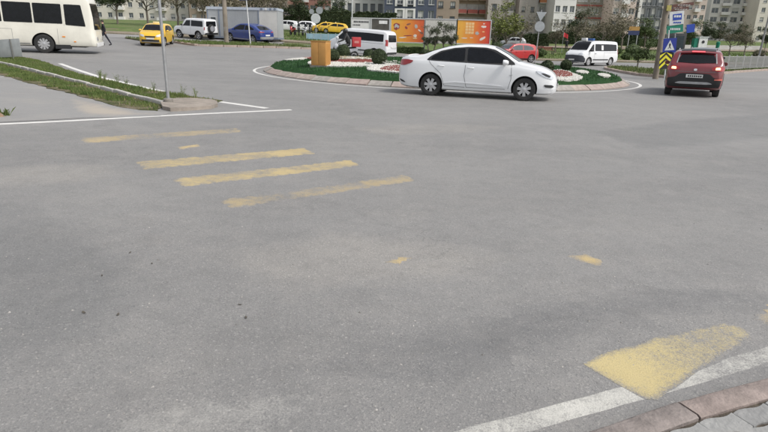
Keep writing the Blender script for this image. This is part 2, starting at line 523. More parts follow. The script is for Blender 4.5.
# painted markings: parts of the road
MZ = .002
line_mark('edge_line', P2([(-40, 126.5), (0, 124), (60, 121.3), (120, 118), (180, 114.8), (240, 112), (291, 109.8)]), .13, MZ + .0015, MATS['white_paint_far'], road)
line_mark('edge_line', P2([(60, 63.5), (75, 69), (100, 77), (140, 86.5), (180, 95), (215, 101), (270, 108.6)]), .20, MZ, MATS['white_paint_far'], road)
far_stripes = [([(76, 138), (238, 127.6), (244, 132.2), (84, 143.6)], 'yellow_paint_far'),
               ([(132, 161.5), (305, 147.6), (317, 153.8), (143, 170)], 'yellow_paint_mid'),
               ([(169, 178.3), (350, 159.5), (363, 166), (183, 187.5)], 'yellow_paint_mid'),
               ([(216, 200), (404, 174), (419, 181), (230, 209.5)], 'yellow_paint_far')]
def ragged(poly, amp, step=.12):
    out = []
    n = len(poly)
    for i in range(n):
        a, b = Vector(poly[i]), Vector(poly[(i + 1) % n]); L = (b - a).length; k = max(1, int(L / step)); t = (b - a).normalized(); nn_ = Vector((-t.y, t.x))
        for j in range(k):
            p = a.lerp(b, j / k); out.append(p + nn_ * amp * (mnoise.noise((p.x * 6, p.y * 6, 3.1)) * 1.3 + (rnd.random() - .5) * .6))
    return out
for q, mt in far_stripes:
    sheet('crossing_stripe', ragged(P2(q), .010, .2), MZ, MATS[mt], road, .09, .004, .03)
sheet('crossing_stripe', ragged(P2([(583, 364), (598, 356), (625, 347), (655, 338), (690, 329), (722, 322), (742, 326), (752, 334), (748, 343), (724, 357), (700, 372), (676, 388), (658, 400.5), (645, 399), (620, 384)]), .018, .06), .0022, MATS['yellow_paint'], road, .04, .004, .035, .0010)
sheet('crossing_stripe', ragged(P2([(752, 318), (768, 303), (800, 290), (840, 300), (812, 322), (775, 334)]), .03, .08), MZ, MATS['yellow_paint_faint'], road, .07, .004, .15)
sheet('paint_remnant', ragged(P2([(568, 257), (585, 253), (604, 260), (598, 265), (582, 263)]), .03, .06), MZ, MATS['yellow_paint_faint'], road, .05, .004, .08)
sheet('paint_remnant', ragged(P2([(383, 262), (400, 255), (414, 258), (400, 266)]), .03, .06), MZ, MATS['yellow_paint_faint'], road, .05, .004, .08)
sheet('paint_remnant', ragged(P2([(176, 147), (198, 144), (200, 146.5), (180, 150)]), .03, .1), MZ, MATS['yellow_paint_faint'], road, .05, .004, .08)
line_mark('edge_line', P2([(400, 457), (490, 432), (580, 407.5), (660, 385.5), (768, 354.5), (900, 314)]), .135, .0006, MATS['white_paint'], road, .12, .006)
sheet('paint_remnant', ragged(P2([(60, 450), (95, 420), (160, 402), (250, 392), (330, 384), (420, 376), (425, 384), (330, 410), (300, 450)]), .05, .1), MZ, MATS['white_paint_ghost'], road, .12, .004, .25)
# asphalt laid at other times: parts of the road with feathered rims
for nm, q, mt in [('asphalt_patch', [(-70, 198), (46, 200), (75, 216), (120, 238), (150, 258), (168, 290), (140, 330), (60, 372), (-90, 420)], 'repair_mid'),
                  ('asphalt_patch', [(395, 328), (470, 309), (560, 291), (620, 283), (700, 281), (768, 286), (840, 296), (840, 330), (735, 318), (690, 324), (590, 345), (540, 372), (470, 395), (380, 398), (250, 372), (300, 345)], 'repair_dark'),
                  ('asphalt_patch', [(585, 131), (660, 121), (768, 112), (850, 106), (850, 132), (768, 141), (700, 148), (640, 152)], 'repair_mid'),
                  ('asphalt_patch', [(330, 128), (420, 122), (520, 126), (480, 134), (380, 137)], 'worn_pale'),
                  ('asphalt_patch', [(170, 250), (330, 228), (470, 238), (560, 262), (420, 292), (260, 302)], 'worn_pale'),
                  ('asphalt_patch', [(-60, 168), (80, 160), (150, 172), (90, 186), (-60, 196)], 'worn_pale')]:
    sheet(nm, ragged(P2(q), .06, .3), .001, MATS[mt], road, .25, .003, .45)

# ------------------------------------------------------------------ pavement corner at the bottom right
KERB = [Vector(G(*p).xy) for p in [(520, 462), (560, 449), (612, 431.5), (660, 414), (700, 402.5), (740, 391.5), (768, 384), (830, 368), (920, 348), (1040, 326)]]
PINK = [M('kerb_stone_a', (.25, .205, .185), .9, var=.22, scale=12, bump=.6, dirt=.45), M('kerb_stone_b', (.27, .215, .195), .9, var=.2, scale=14, bump=.6, dirt=.35),
        M('kerb_stone_c', (.225, .195, .18), .9, var=.25, scale=10, bump=.6, dirt=.5)]
PAVER = [M('paver_a', (.235, .235, .23), .9, var=.16, scale=14, bump=.5, dirt=.3), M('paver_b', (.27, .27, .262), .9, var=.15, scale=12, bump=.5, dirt=.25), M('paver_c', (.205, .205, .20), .9, var=.2, scale=15, bump=.5, dirt=.35)]
SOIL = M('joint_soil', (.075, .062, .048), .95, var=.4, scale=30, bump=.8)
kc = resample(KERB, .04)
def normal_at(i):
    t = (kc[min(i + 3, len(kc) - 1)] - kc[max(i - 3, 0)]).normalized()
    return t, Vector((t.y, -t.x))        # n points away from the road
inner = [kc[i] + normal_at(i)[1] * .10 for i in range(len(kc))]
pav_poly = [p for p in inner] + [Vector((kc[-1].x, -1.2)), Vector((kc[0].x + 0.2, -1.2))]
pavement = tag(sheet('pavement', pav_poly, .034, SOIL, cell=1.0, thick=.05), kind='structure')
# kerb stones
pos = 0; i0 = 0
stone_n = int(.62 / .04)
off = 6
while i0 < len(kc) - 4:
    i1 = min(i0 + (off if i0 == 0 else stone_n), len(kc) - 1)
    a = kc[i0:i1 + 1]; g = .007
    b = MB(); sec = []
    tilt = rnd.uniform(-.004, .004)
    kk = [0] + list(range(2, i1 - i0 - 1, 3)) + [i1 - i0]
    for q in kk:
        p = a[q]; t, n = normal_at(i0 + q)
        if q == 0: p = p + t * g
        if q == i1 - i0: p = p - t * g
        jz = tilt + rnd.uniform(-.0015, .0015); jw = rnd.uniform(-.002, .002)
        prof = [(0.0 + jw, -.05), (0.0 + jw, .035), (.008, .047), (.02, .053), (.112, .055), (.124, .048), (.128, -.05)]
        sec.append([(p + n * u).to_3d() + Vector((0, 0, gz(p.x, p.y) + h + (jz if h > 0 else 0))) for u, h in prof])
    v = [x for s_ in sec for x in s_]; m_ = 7
    f = [(r * m_ + c, r * m_ + c + 1, (r + 1) * m_ + c + 1, (r + 1) * m_ + c) for r in range(len(sec) - 1) for c in range(m_ - 1)]
    f += [tuple(range(m_)), tuple(range((len(sec) - 1) * m_, len(sec) * m_))]
    b.add(v, f).build('kerb_stone', rnd.choice(PINK), pavement, smooth=True, angle=35)
    i0 = i1
# interlocking pavers with zigzag sides
def paver_mesh(L=.197, W=.0975, amp=.009):
    top = []
    for k in range(11):
        x = -L / 2 + L * k / 10; top.append((x, W / 2 + amp * math.sin(k / 10 * 2 * math.pi)))
    bot = [(x, y - W) for x, y in reversed(top)]
    poly = top + bot
    b = MB(); n = len(poly); s = .975
    v = [(x, y, -.03) for x, y in poly] + [(x, y, .0) for x, y in poly] + [(x * s, y * .95, .004) for x, y in poly]
    f = [(i, (i + 1) % n, n + (i + 1) % n, n + i) for i in range(n)] + [(n + i, n + (i + 1) % n, 2 * n + (i + 1) % n, 2 * n + i) for i in range(n)] + [tuple(range(2 * n, 3 * n))]
    return b.add(v, f).mesh('paver')
pms = []
for mt in PAVER:
    pm = paver_mesh(); pm.materials.append(mt); pms.append(pm)
cnt = 0
def along(u):
    i = max(0, min(len(kc) - 2, int(u / .04))); return kc[i].lerp(kc[i + 1], u / .04 - i), normal_at(i)
for r in range(0, 14):
    u = .3 + (r % 2) * .10
    while u < .04 * (len(kc) - 4):
        p, (tt_, n_) = along(u); q = p + n_ * (.190 + r * .1035); u += .2035 / max(.5, 1 - .0 * r)
        if q.x > 4.4 or q.y < .9 or q.x < .6 or cnt >= 295: continue
        o = bpy.data.objects.new('paver', rnd.choice(pms)); C.objects.link(o); o.parent = pavement
        o.location = (q.x, q.y, gz(q.x, q.y) + .044 + rnd.uniform(-.003, .003))
        o.rotation_euler = (rnd.uniform(-.02, .02), rnd.uniform(-.02, .02), math.atan2(tt_.y, tt_.x) + rnd.uniform(-.02, .02)); cnt += 1
# grit, pebbles and leaf scraps lying on the asphalt
def debris():
    r = random.Random(3); v = []; f = []
    for k in range(1100):
        y = r.uniform(1.6, 14) if k % 3 else r.uniform(1.6, 5); x = r.uniform(-.75, .75) * (y + .5)
        s = r.choice((.003, .004, .005, .007)) * r.uniform(.7, 1.3); z = gz(x, y) + .001; a = r.uniform(0, 6.28); i = len(v)
        for q in range(4):
            th = a + q * 1.57; v.append((x + math.cos(th) * s * r.uniform(.7, 1.3), y + math.sin(th) * s * r.uniform(.7, 1.3), z))
        v.append((x, y, z + s * r.uniform(.5, 1.0)))
        f += [(i, i + 1, i + 4), (i + 1, i + 2, i + 4), (i + 2, i + 3, i + 4), (i + 3, i, i + 4)]
    me = bpy.data.meshes.new('road_grit'); me.from_pydata(v, [], f); me.update()
    tag(link('road_grit', me, M('grit', (.27, .26, .245), .9, var=.5, scale=3)), 'loose grit scattered over the asphalt', 'grit', kind='stuff')
    for k, (px, py, sz) in enumerate([(84, 313, 0.019), (130, 253, 0.014), (102, 276, 0.012), (152, 264, 0.011), (118, 315, .016), (246, 318, .016), (240, 305, .014)]):
        g = G(px, py); b = MB(); a = r.uniform(0, 6.28); n = 7
        out = [(math.cos(a) * sz * math.cos(q) * 1 - math.sin(a) * sz * .45 * math.sin(q), math.sin(a) * sz * math.cos(q) + math.cos(a) * sz * .45 * math.sin(q), .003 + .006 * math.cos(q) ** 2) for q in [6.283 * k / n for k in range(n)]]
        b.add([(p[0], p[1], p[2]) for p in out] + [(0, 0, .002)], [(k, (k + 1) % n, n) for k in range(n)])
        o = b.build('dead_leaf', M('dead_leaf', (.09, .08, .065), .9, var=.4, scale=40)); o.location = g
        tag(o, ['largest dark dead leaf, lower left on the asphalt', 'dark leaf scrap farthest up the road, below the yellow stripes', 'dark leaf scrap left of and below the farthest one', 'dark leaf scrap just right of the farthest one', 'dark leaf scrap right beside the largest dead leaf', 'nearer of the two leaf scraps in the middle of the road', 'farther of the two leaf scraps in the middle of the road'][k], 'leaf', 'dead leaves on the road')
debris()

# ------------------------------------------------------------------ left verge with its concrete edging
vg_poly = P2([(-50, 52), (0, 57), (22, 57), (38, 60), (58, 67), (80, 74), (110, 81), (150, 90), (190, 96.5), (222, 101), (210, 104.5), (160, 106), (158, 111), (140, 110.5), (110, 105), (70, 93.5), (30, 83.5), (0, 75), (-50, 60)])
verge = tag(sheet('grass_verge', ragged(vg_poly, .10, .25), .018, MATS['verge_soil'], cell=1.0, thick=.03), kind='structure')
up_poly = P2([(-50, 52), (0, 58), (22, 58), (38, 61), (58, 68), (80, 75.5), (110, 82.5), (150, 91), (190, 97.5), (214, 101), (162, 102), (130, 95.5), (80, 82.5), (30, 70), (0, 62), (-50, 54)])
lo_poly = P2([(-50, 57), (0, 65), (30, 73.5), (80, 86), (130, 99), (158, 106), (157, 110.5), (140, 109), (110, 103.5), (70, 92), (30, 82), (0, 74), (-50, 59.5)])
tag(blades('verge_grass', up_poly, 46000, .075, MATS['leaf_grass'], .015, seed=11, wid=.007, clump=1.6), 'rough green grass between the white line and the concrete edging', 'grass', kind='stuff')
tag(blades('verge_grass', ragged(lo_poly, .22, .3), 38000, .07, MATS['leaf_grass'], .015, seed=12, wid=.007, clump=1.3), 'rough green grass on the side road side of the edging', 'grass', kind='stuff')
tag(blades('dry_grass', vg_poly, 7000, .05, MATS['leaf_dry'], .015, seed=13, wid=.008, clump=1.3), 'dry yellow grass mixed through the left verge', 'grass', kind='stuff')
# taller weeds at the back edge of the verge
for k, (px, py) in enumerate([(101, 79), (105, 82), (118, 84.5), (127, 87), (154, 92.5), (100, 80.5), (183, 97), (196, 98.5)]):
    g = G(px, py, .05); b = MB(); r = random.Random(k)
    for q in range(14):
        a = r.uniform(0, 6.28); h = r.uniform(.12, .3); l = r.uniform(.02, .12)
        pts = [Vector((0, 0, -.02)), Vector((math.cos(a) * l * .4, math.sin(a) * l * .4, h * .6)), Vector((math.cos(a) * l, math.sin(a) * l, h))]
        b.tube(pts, [.004, .003, .001], 3)
        for e in range(3):
            t = r.uniform(.3, 1); p = pts[1].lerp(pts[2], t); s = r.uniform(.012, .03); a2 = r.uniform(0, 6.28)
            b.add([p, p + Vector((math.cos(a2) * s, math.sin(a2) * s, s * .5)), p + Vector((math.cos(a2 + .7) * s * 1.4, math.sin(a2 + .7) * s * 1.4, s * .2))], [(0, 1, 2)])
    o = b.build('weed', MATS['leaf_grass'], fix=False); o.location = g
    tag(o, ['tallest weed clump by the white line, left of the bare pole', 'short weed beside the tallest weed clump on the verge', 'weed clump on the verge right of the tallest weed', 'small weed midway along the verge edge', 'weed clump a little left of the bare pole', 'low weed in front of the tallest weed clump', 'weed just right of the bare pole', 'last weed at the tip of the left verge'][k], 'weed', 'weeds on the left verge')
g = G(6, 116); b = MB()
for q in range(26):
    a = rnd.uniform(0, 6.28); h = rnd.uniform(.05, .16); l = rnd.uniform(.03, .16); p0 = Vector((rnd.uniform(-.1, .06), rnd.uniform(-.05, .05), 0))
    b.add([p0 + Vector((-.008, 0, 0)), p0 + Vector((.008, 0, 0)), p0 + Vector((math.cos(a) * l * .5 + .012, math.sin(a) * l * .5, h * .8)), p0 + Vector((math.cos(a) * l, math.sin(a) * l, h))], [(0, 1, 2), (0, 2, 3)])
o = b.build('weed', MATS['leaf_grass'], fix=False); o.location = g
tag(o, 'green weed tuft by the white line at the left edge', 'weed')
b = MB()
b.add([(-.28, -.09, 0), (.0, -.1, 0), (.04, .02, 0), (-.02, .1, 0), (-.28, .1, 0), (-.25, -.05, .09), (-.03, -.05, .05), (-.04, .04, .07), (-.25, .05, .12)], [(0, 1, 6, 5), (1, 2, 6), (2, 3, 7, 6), (3, 4, 8, 7), (4, 0, 5, 8), (5, 6, 7, 8)])
o = b.build('earth_lump', M('earth', (.22, .15, .10), .95, var=.3, scale=20, bump=.8)); o.location = G(2, 117)
tag(o, 'brown lump of earth beside the weed tuft at left', 'earth lump')
# edging stones
edge_pts = resample([p for p in P2([(-50, 53.5), (0, 63.3), (30, 71), (60, 78.5), (100, 89), (130, 97), (160, 104.3)])], .98)
edging = thing('concrete_edging', 'long low line of grey concrete edging stones through the grass verge', 'kerb', on(*edge_pts[-1]))
em = MB().box((0, 0, 0), (.95, .11, .20)).mesh('edging_stone')
bm = bmesh.new(); bm.from_mesh(em); bmesh.ops.bevel(bm, geom=list(bm.edges), offset=.012, segments=2, affect='EDGES'); bm.to_mesh(em); bm.free(); em.materials.append(M('edging_concrete', (.42, .405, .375), .9, var=.16, scale=3, bump=.3, dirt=.35))
for a, b_ in zip(edge_pts, edge_pts[1:]):
    c0 = (a + b_) / 2; d = b_ - a
    o = bpy.data.objects.new('edging_stone', em); C.objects.link(o); o.parent = edging
    z0, z1 = gz(a.x, a.y), gz(b_.x, b_.y)
    o.location = Vector((c0.x, c0.y, (z0 + z1) / 2 - .012 + rnd.uniform(-.014, .014))) - Vector(edging.location)
    o.rotation_euler = (rnd.uniform(-.05, .05), -math.atan2(z1 - z0, d.length) + rnd.uniform(-.01, .01), math.atan2(d.y, d.x) + rnd.uniform(-.012, .012))
# rounded concrete nose where the verge ends
nose_poly = P2([(160, 104), (172, 101), (200, 101.2), (217, 103), (218, 108.3), (190, 110.8), (164, 111.8)])
nose = sheet('verge_nose', chaikin([p.to_3d() for p in nose_poly], 1), .075, M('nose_concrete', (.27, .235, .20), .9, var=.25, scale=4, bump=.5, dirt=.5), cell=1.0, thick=.14)
tag(nose, 'brownish concrete kerb nose at the tip of the left verge', 'kerb')

# ------------------------------------------------------------------ verge beyond the junction (far left)
va = P2([(150, 42.5), (172, 42.5), (195, 45.6), (225, 46.5), (260, 47.3), (300, 48.6), (335, 50.2), (370, 52)]) + [Vector(p) for p in ((.5, 48.5), (-5, 49.2), (-10, 48.7), (-18, 47.8), (-22, 48.5))]
va_o = tag(sheet('far_verge', va, .10, MATS['verge_soil'], cell=1.0, thick=.14), kind='structure')
tag(blades('verge_grass', va, 14000, .16, MATS['leaf_grass'], .10, seed=21, wid=.018, clump=.5), 'grass on the far verge by the concrete pole', 'grass', kind='stuff')
fk = resample(P2([(160, 41.6), (173, 42.6), (195, 45.9), (225, 46.8), (260, 47.6), (300, 48.9), (335, 50.5), (370, 52.3)]), 1.0)
fkerb = thing('far_kerb', 'pinkish concrete kerb along the far verge beyond the roundabout', 'kerb', on(*fk[0]))
km = MB().box((0, 0, 0), (.96, .30, .22)).mesh('kerb_stone'); km.materials.append(M('kerb_far', (.36, .29, .25), .9, var=.25, scale=4, dirt=.5))
for a, b_ in zip(fk, fk[1:]):
    d = b_ - a; c0 = (a + b_) / 2
    o = bpy.data.objects.new('kerb_stone', km); C.objects.link(o); o.parent = fkerb
    o.location = Vector((c0.x, c0.y, gz(c0.x, c0.y) + .03)) - Vector(fkerb.location); o.rotation_euler = (0, rnd.uniform(-.02, .02), math.atan2(d.y, d.x))
# tan footpaths beyond
tag(sheet('footpath', [(-45, 53.5), (-16, 54.6), (-6, 54.2), (2, 54.5), (13, 57.5), (30, 59.0), (75, 64), (75, 66.5), (30, 61.5), (13, 60.0), (2, 57.0), (-6, 56.3), (-16, 57), (-45, 56.5)], .05, MATS['dirt'], cell=2.0, thick=.12), kind='structure')
tag(sheet('yard', [(-38, 46), (-22.5, 49), (-18, 48.3), (-9.5, 49.5), (-9.5, 53.5), (-16, 53.8), (-38, 53)], .014, MATS['side_asphalt'], cell=1.0), kind='structure')
tag(sheet('footpath', [(20, 92), (75, 100), (110, 112), (110, 130), (60, 118), (20, 98)], .03, MATS['dirt'], cell=4.0), kind='structure')

# ------------------------------------------------------------------ right verge with the signs
vc = P2([(606, 69), (622, 72.6), (640, 75.5), (664, 77.5), (690, 76.5), (702, 75.6), (735, 72.4), (768, 70), (820, 67.6), (860, 66.2)]) + P2([(860, 64.2), (820, 65.3), (768, 67.6), (735, 69.2), (702, 70.8), (664, 71), (640, 69.2), (612, 67)])
tag(sheet('sign_verge', vc, .10, MATS['verge_soil'], cell=1.0, thick=.14), kind='structure')
tag(blades('verge_grass', vc, 16000, .15, MATS['leaf_grass'], .10, seed=22, wid=.016, clump=.5), 'grass on the right verge under the road signs', 'grass', kind='stuff')
ck = resample(P2([(613, 67), (605, 68.6), (606, 69.6), (622, 73), (640, 76), (664, 78), (690, 77), (702, 76.1), (735, 72.8), (768, 70.4), (820, 68)]), 1.0)
ckerb = thing('verge_kerb', 'pale concrete kerb round the right verge with the road signs', 'kerb', on(*ck[3]))
for a, b_ in zip(ck, ck[1:]):
    d = b_ - a; c0 = (a + b_) / 2
    o = bpy.data.objects.new('kerb_stone', km); C.objects.link(o); o.parent = ckerb
    o.location = Vector((c0.x, c0.y, gz(c0.x, c0.y) + .03)) - Vector(ckerb.location); o.rotation_euler = (0, rnd.uniform(-.02, .02), math.atan2(d.y, d.x)); o.scale = (1, .7, 1)

# ------------------------------------------------------------------ roundabout island
IC, IR = Vector((2.63, 27.84)), 8.47
circ = lambda r, n=96: [Vector((IC.x + r * math.cos(2 * math.pi * k / n), IC.y + r * math.sin(2 * math.pi * k / n))) for k in range(n)]
DOME = .55
def iz(x, y):
    q = min(1.0, ((x - IC.x) ** 2 + (y - IC.y) ** 2) / (IR - .3) ** 2)
    return gz(x, y) + .16 + DOME * (1 - q) ** .45
def GI(px, py, dz=0.0):
    d = ray(px, py); t = IC.y - IR
    while t < IC.y + IR:
        if CAM_H + d.z * t < iz(d.x * t, t) + dz: break
        t += .02
    return Vector((d.x * t, t, iz(d.x * t, t) + dz))
def on_island(o, dz):
    for v in o.data.vertices:
        v.co.z += iz(v.co.x, v.co.y) - gz(v.co.x, v.co.y) - .16
    return o
island = tag(on_island(sheet('roundabout_island', circ(IR - .3), .16, MATS['turf'], cell=.5, thick=.2), 0), kind='structure')
line_mark('edge_line', circ(IR + .42, 128) + circ(IR + .42, 128)[:1], .13, MZ, MATS['white_paint_far'], road, .4)
NK = 62
ISTONE = [M('island_kerb_a', (.34, .285, .25), .9, var=.25, scale=4, dirt=.45, bump=.3), M('island_kerb_b', (.34, .275, .245), .9, var=.2, scale=5, dirt=.4, bump=.3), M('island_kerb_c', (.30, .28, .255), .9, var=.25, scale=4, dirt=.5, bump=.3)]
ims = []
for mt in ISTONE:
    b = MB(); da = math.pi / NK * .975; sec = []
    for t in (-1, -.33, .33, 1):
        for r_, z_ in ((IR, -.06), (IR, .035), (IR - .05, .06), (IR - .26, .175), (IR - .34, .185), (IR - .36, -.06)):
            sec.append((r_ * math.cos(da * t), r_ * math.sin(da * t), z_))
    b.add(sec, [(i * 6 + k, i * 6 + k + 1, i * 6 + k + 7, i * 6 + k + 6) for i in range(3) for k in range(5)] + [tuple(range(6)), tuple(range(18, 24))])
    me = b.mesh('kerb_stone'); me.materials.append(mt); ims.append(me)
for k in range(NK):
    a = 2 * math.pi * k / NK
    o = bpy.data.objects.new('kerb_stone', rnd.choice(ims)); C.objects.link(o); o.parent = island
    mx, my = IC.x + IR * math.cos(a), IC.y + IR * math.sin(a)
    slope = (gz(mx + .5, my) - gz(mx - .5, my))
    o.rotation_euler = (0, 0, a + rnd.uniform(-.004, .004))
    # the wedge turns about the island centre; its height follows the ground below it
    o.location = (IC.x, IC.y, gz(mx, my) + rnd.uniform(-.008, .008))
tag(on_island(blades('turf_blades', circ(IR - .4, 40), 42000, .05, MATS['leaf_turf'], .16, seed=31, wid=.014, lean=.6), 0), 'short dense dark green turf on the roundabout island', 'grass', kind='stuff')
WGRAV = M('white_gravel', (.54, .53, .49), .9, var=.25, scale=20, bump=.9, bscale=22)
RGRAV = M('red_gravel', (.20, .055, .045), .9, var=.35, scale=18, bump=.9, bscale=20)
def bed(px, mat, dz, name):
    poly = chaikin([GI(x, y).xy.to_3d() for x, y in px], 2)
    poly = [p for p in poly if (p.xy - IC).length < IR - .45]
    if len(poly) < 3: return
    on_island(sheet(name, poly, dz + .01, mat, island, .5, .08), 0)
    # loose pebbles on it
    r = random.Random(len(px) * 7 + int(px[0][0])); xs = [p.x for p in poly]; ys = [p.y for p in poly]; v = []; f = []; n = 0
    for _ in range(1500):
        x, y = r.uniform(min(xs), max(xs)), r.uniform(min(ys), max(ys))
        if not inpoly(x, y, poly): continue
        s = r.uniform(.02, .05); z = iz(x, y) - .16 + dz + .01; i = len(v); a = r.uniform(0, 6)
        v += [(x + math.cos(a + q * 1.57) * s, y + math.sin(a + q * 1.57) * s, z - .004) for q in range(4)] + [(x, y, z + s * .8)]
        f += [(i, i + 1, i + 4), (i + 1, i + 2, i + 4), (i + 2, i + 3, i + 4), (i + 3, i, i + 4)]
    me = bpy.data.meshes.new('pebbles'); me.from_pydata(v, [], f); me.update()
    o = link('pebbles', me, mat, island); o['kind'] = 'stuff'
bed([(278, 60.0), (290, 58.0), (303, 57.6), (312, 59), (300, 60.2), (286, 61.2)], WGRAV, .195, 'gravel_bed')
bed([(298, 58.2), (306, 55.6), (315, 54.6), (330, 56.5), (318, 59.4), (305, 59.8)], RGRAV, .20, 'mulch_bed')
bed([(306, 64.4), (311, 61.4), (322, 62.2), (345, 63.2), (372, 63.2), (392, 64), (402, 66.8), (396, 67.4), (370, 66.8), (340, 67.2), (318, 67)], WGRAV, .195, 'gravel_bed')
bed([(322, 64.4), (330, 62.2), (345, 63.6), (365, 63.9), (380, 62.8), (372, 60.6), (350, 60.2), (330, 60.6)], RGRAV, .20, 'mulch_bed')
bed([(326, 60.3), (338, 57.5), (356, 57.7), (376, 60.0), (364, 60.8), (345, 60.8)], WGRAV, .195, 'gravel_bed')
bed([(345, 52.6), (360, 51.8), (368, 53.6), (350, 55.5), (340, 55.2)], WGRAV, .195, 'gravel_bed')
bed([(365, 70.6), (370, 67.2), (382, 66.2), (400, 66), (420, 67.2), (420, 75.0), (396, 73.4), (378, 71.8)], WGRAV, .197, 'gravel_bed')
bed([(377, 71), (388, 67.4), (400, 66.4), (425, 67.6), (425, 73.2), (398, 73.0)], RGRAV, .205, 'mulch_bed')
bed([(548, 74), (556, 70.6), (566, 71.6), (574, 74.8), (584, 78.5), (578, 80.8), (560, 81.2), (545, 79)], WGRAV, .195, 'gravel_bed')
bed([(549, 73.5), (558, 71.4), (570, 73.6), (574, 77.4), (560, 78.4), (548, 77.6)], RGRAV, .205, 'mulch_bed')
bed([(574, 72.4), (582, 71.2), (590, 73.4), (584, 74.6)], WGRAV, .195, 'gravel_bed')
bed([(596, 75.2), (604, 74.6), (612, 77.2), (605, 78.4)], WGRAV, .195, 'gravel_bed')
bed([(470, 66), (490, 62), (520, 64), (530, 70), (500, 72), (478, 70)], WGRAV, .195, 'gravel_bed')
bed([(430, 60), (450, 57), (470, 58), (468, 62), (445, 64)], RGRAV, .20, 'mulch_bed')
# rows of little flowers on the beds
def flowers(px, n, mat, seed):
    r = random.Random(seed); b = MB()
    for _ in range(n):
        t = r.random() * (len(px) - 1); i = int(t); a = GI(*px[i]); c2 = GI(*px[i + 1]); p = a.lerp(c2, t - i) + Vector((r.gauss(0, .12), r.gauss(0, .12), 0)); p.z = iz(p.x, p.y) + .03
        s = r.uniform(.03, .06); h = r.uniform(.05, .16)
        for q in range(5):
            a2 = q * 1.257 + r.random(); b.add([p + Vector((0, 0, h)), p + Vector((math.cos(a2) * s, math.sin(a2) * s, h + .02)), p + Vector((math.cos(a2 + .8) * s, math.sin(a2 + .8) * s, h + .02))], [(0, 1, 2)])
        b.add([p, p + Vector((.006, 0, 0)), p + Vector((0, 0, h))], [(0, 1, 2)])
    o = b.build('flowers', mat, island, fix=False); o['kind'] = 'stuff'
flowers([(335, 60.5), (350, 60.8), (372, 61)], 150, M('flower_cream', (.55, .50, .32), .8), 4)
flowers([(380, 65), (398, 66)], 50, M('flower_white', (.62, .62, .58), .8), 5)

# ================================================================== VEHICLES
def pchip(xs, ys, x):
    n = len(xs)
    if x <= xs[0]: return ys[0]
    if x >= xs[-1]: return ys[-1]
    h = [xs[i + 1] - xs[i] for i in range(n - 1)]; d = [(ys[i + 1] - ys[i]) / h[i] for i in range(n - 1)]
    i = max(k for k in range(n - 1) if xs[k] <= x)
    def slope(k):
        if k == 0: return d[0]
        if k == n - 1: return d[-1]
        if d[k - 1] * d[k] <= 0: return 0
        w1, w2 = 2 * h[k] + h[k - 1], h[k] + 2 * h[k - 1]
        return (w1 + w2) / (w1 / d[k - 1] + w2 / d[k])
    t = (x - xs[i]) / h[i]; m0, m1 = slope(i) * h[i], slope(i + 1) * h[i]
    return (2 * t ** 3 - 3 * t * t + 1) * ys[i] + (t ** 3 - 2 * t * t + t) * m0 + (-2 * t ** 3 + 3 * t * t) * ys[i + 1] + (t ** 3 - t * t) * m1
class Prof:
    def __init__(s, pts): s.x = [p[0] for p in pts]; s.y = [p[1] for p in pts]
    def __call__(s, x): return pchip(s.x, s.y, x)
def body_mesh(top, bot, wid, belt, tum, crown=.03, rr=.12):
    T, B, W, K = Prof(top), Prof(bot), Prof(wid), Prof(belt)
    xs = sorted(set([p[0] for p in top] + [p[0] for p in wid])); st = []
    for a, b in zip(xs, xs[1:]):
        k = max(2, int((b - a) / .09))
        st += [a + (b - a) * i / k for i in range(k)]
    st.append(xs[-1])
    v = []; m_ = 0
    for x in st:
        zt, zb, w_ = T(x), B(x), W(x); zk = min(K(x), zt - .06); zk = max(zk, zb + .1)
        cab = zt - zk
        wr = w_ * .975 - tum * cab; r = min(rr, cab * .55); wr = max(wr, w_ * .45)
        h = []
        lw = zk - zb
        h += [(0, zb), (w_ * .5, zb), (w_ * .86, zb), (w_ * .95, zb + .04), (w_ * .985, zb + .13), (w_ * 1.0, zb + .32 * lw), (w_ * 1.0, zb + .55 * lw), (w_ * .992, zb + .74 * lw), (w_ * .986, zb + .88 * lw), (w_ * .975, zk)]
        for k in (1, 2, 3, 4): t = k / 4; h.append((w_ * .975 + (wr - w_ * .975) * t * (1 - r / cab * .9), zk + (cab - r) * t))
        ys, zs = h[-1]
        for k in (1, 2, 3): a = k / 3 * math.pi / 2; h.append((ys - r * (1 - math.cos(a)) * 1.0 - .0, zs + r * math.sin(a)))
        ye = h[-1][0]
        for k in (1, 2, 3, 4): t = 1 - k / 4; h.append((ye * t, zt + crown * (1 - t * t)))
        ring = h + [(-y, z) for y, z in reversed(h[1:-1])]
        m_ = len(ring); v += [(x, y, z) for y, z in ring]
    n = len(st)
    f = [(i * m_ + k, i * m_ + (k + 1) % m_, (i + 1) * m_ + (k + 1) % m_, (i + 1) * m_ + k) for i in range(n - 1) for k in range(m_)]
    half = m_ // 2
    for base in (0, (n - 1) * m_):
        for k in range(1, half):
            if k == half - 0: break
            a, b, c, d = base + k, base + (k + 1), base + (m_ - k - 1) % m_, base + (m_ - k)
            if k + 1 == half: f.append((a, b, d))
            else: f.append((a, b, c, d))
        f.append((base, base + 1, base + m_ - 1))
    b = MB().add(v, f)
    return b
def bvh_of(me):
    return BVHTree.FromPolygons([v.co for v in me.vertices], [tuple(p.vertices) for p in me.polygons])
AX = {'L': lambda a, b: (Vector((a, 4, b)), Vector((0, -1, 0))), 'R': lambda a, b: (Vector((a, -4, b)), Vector((0, 1, 0))),
      'B': lambda a, b: (Vector((-9, a, b)), Vector((1, 0, 0))), 'F': lambda a, b: (Vector((9, a, b)), Vector((-1, 0, 0))), 'T': lambda a, b: (Vector((a, b, 6)), Vector((0, 0, -1)))}
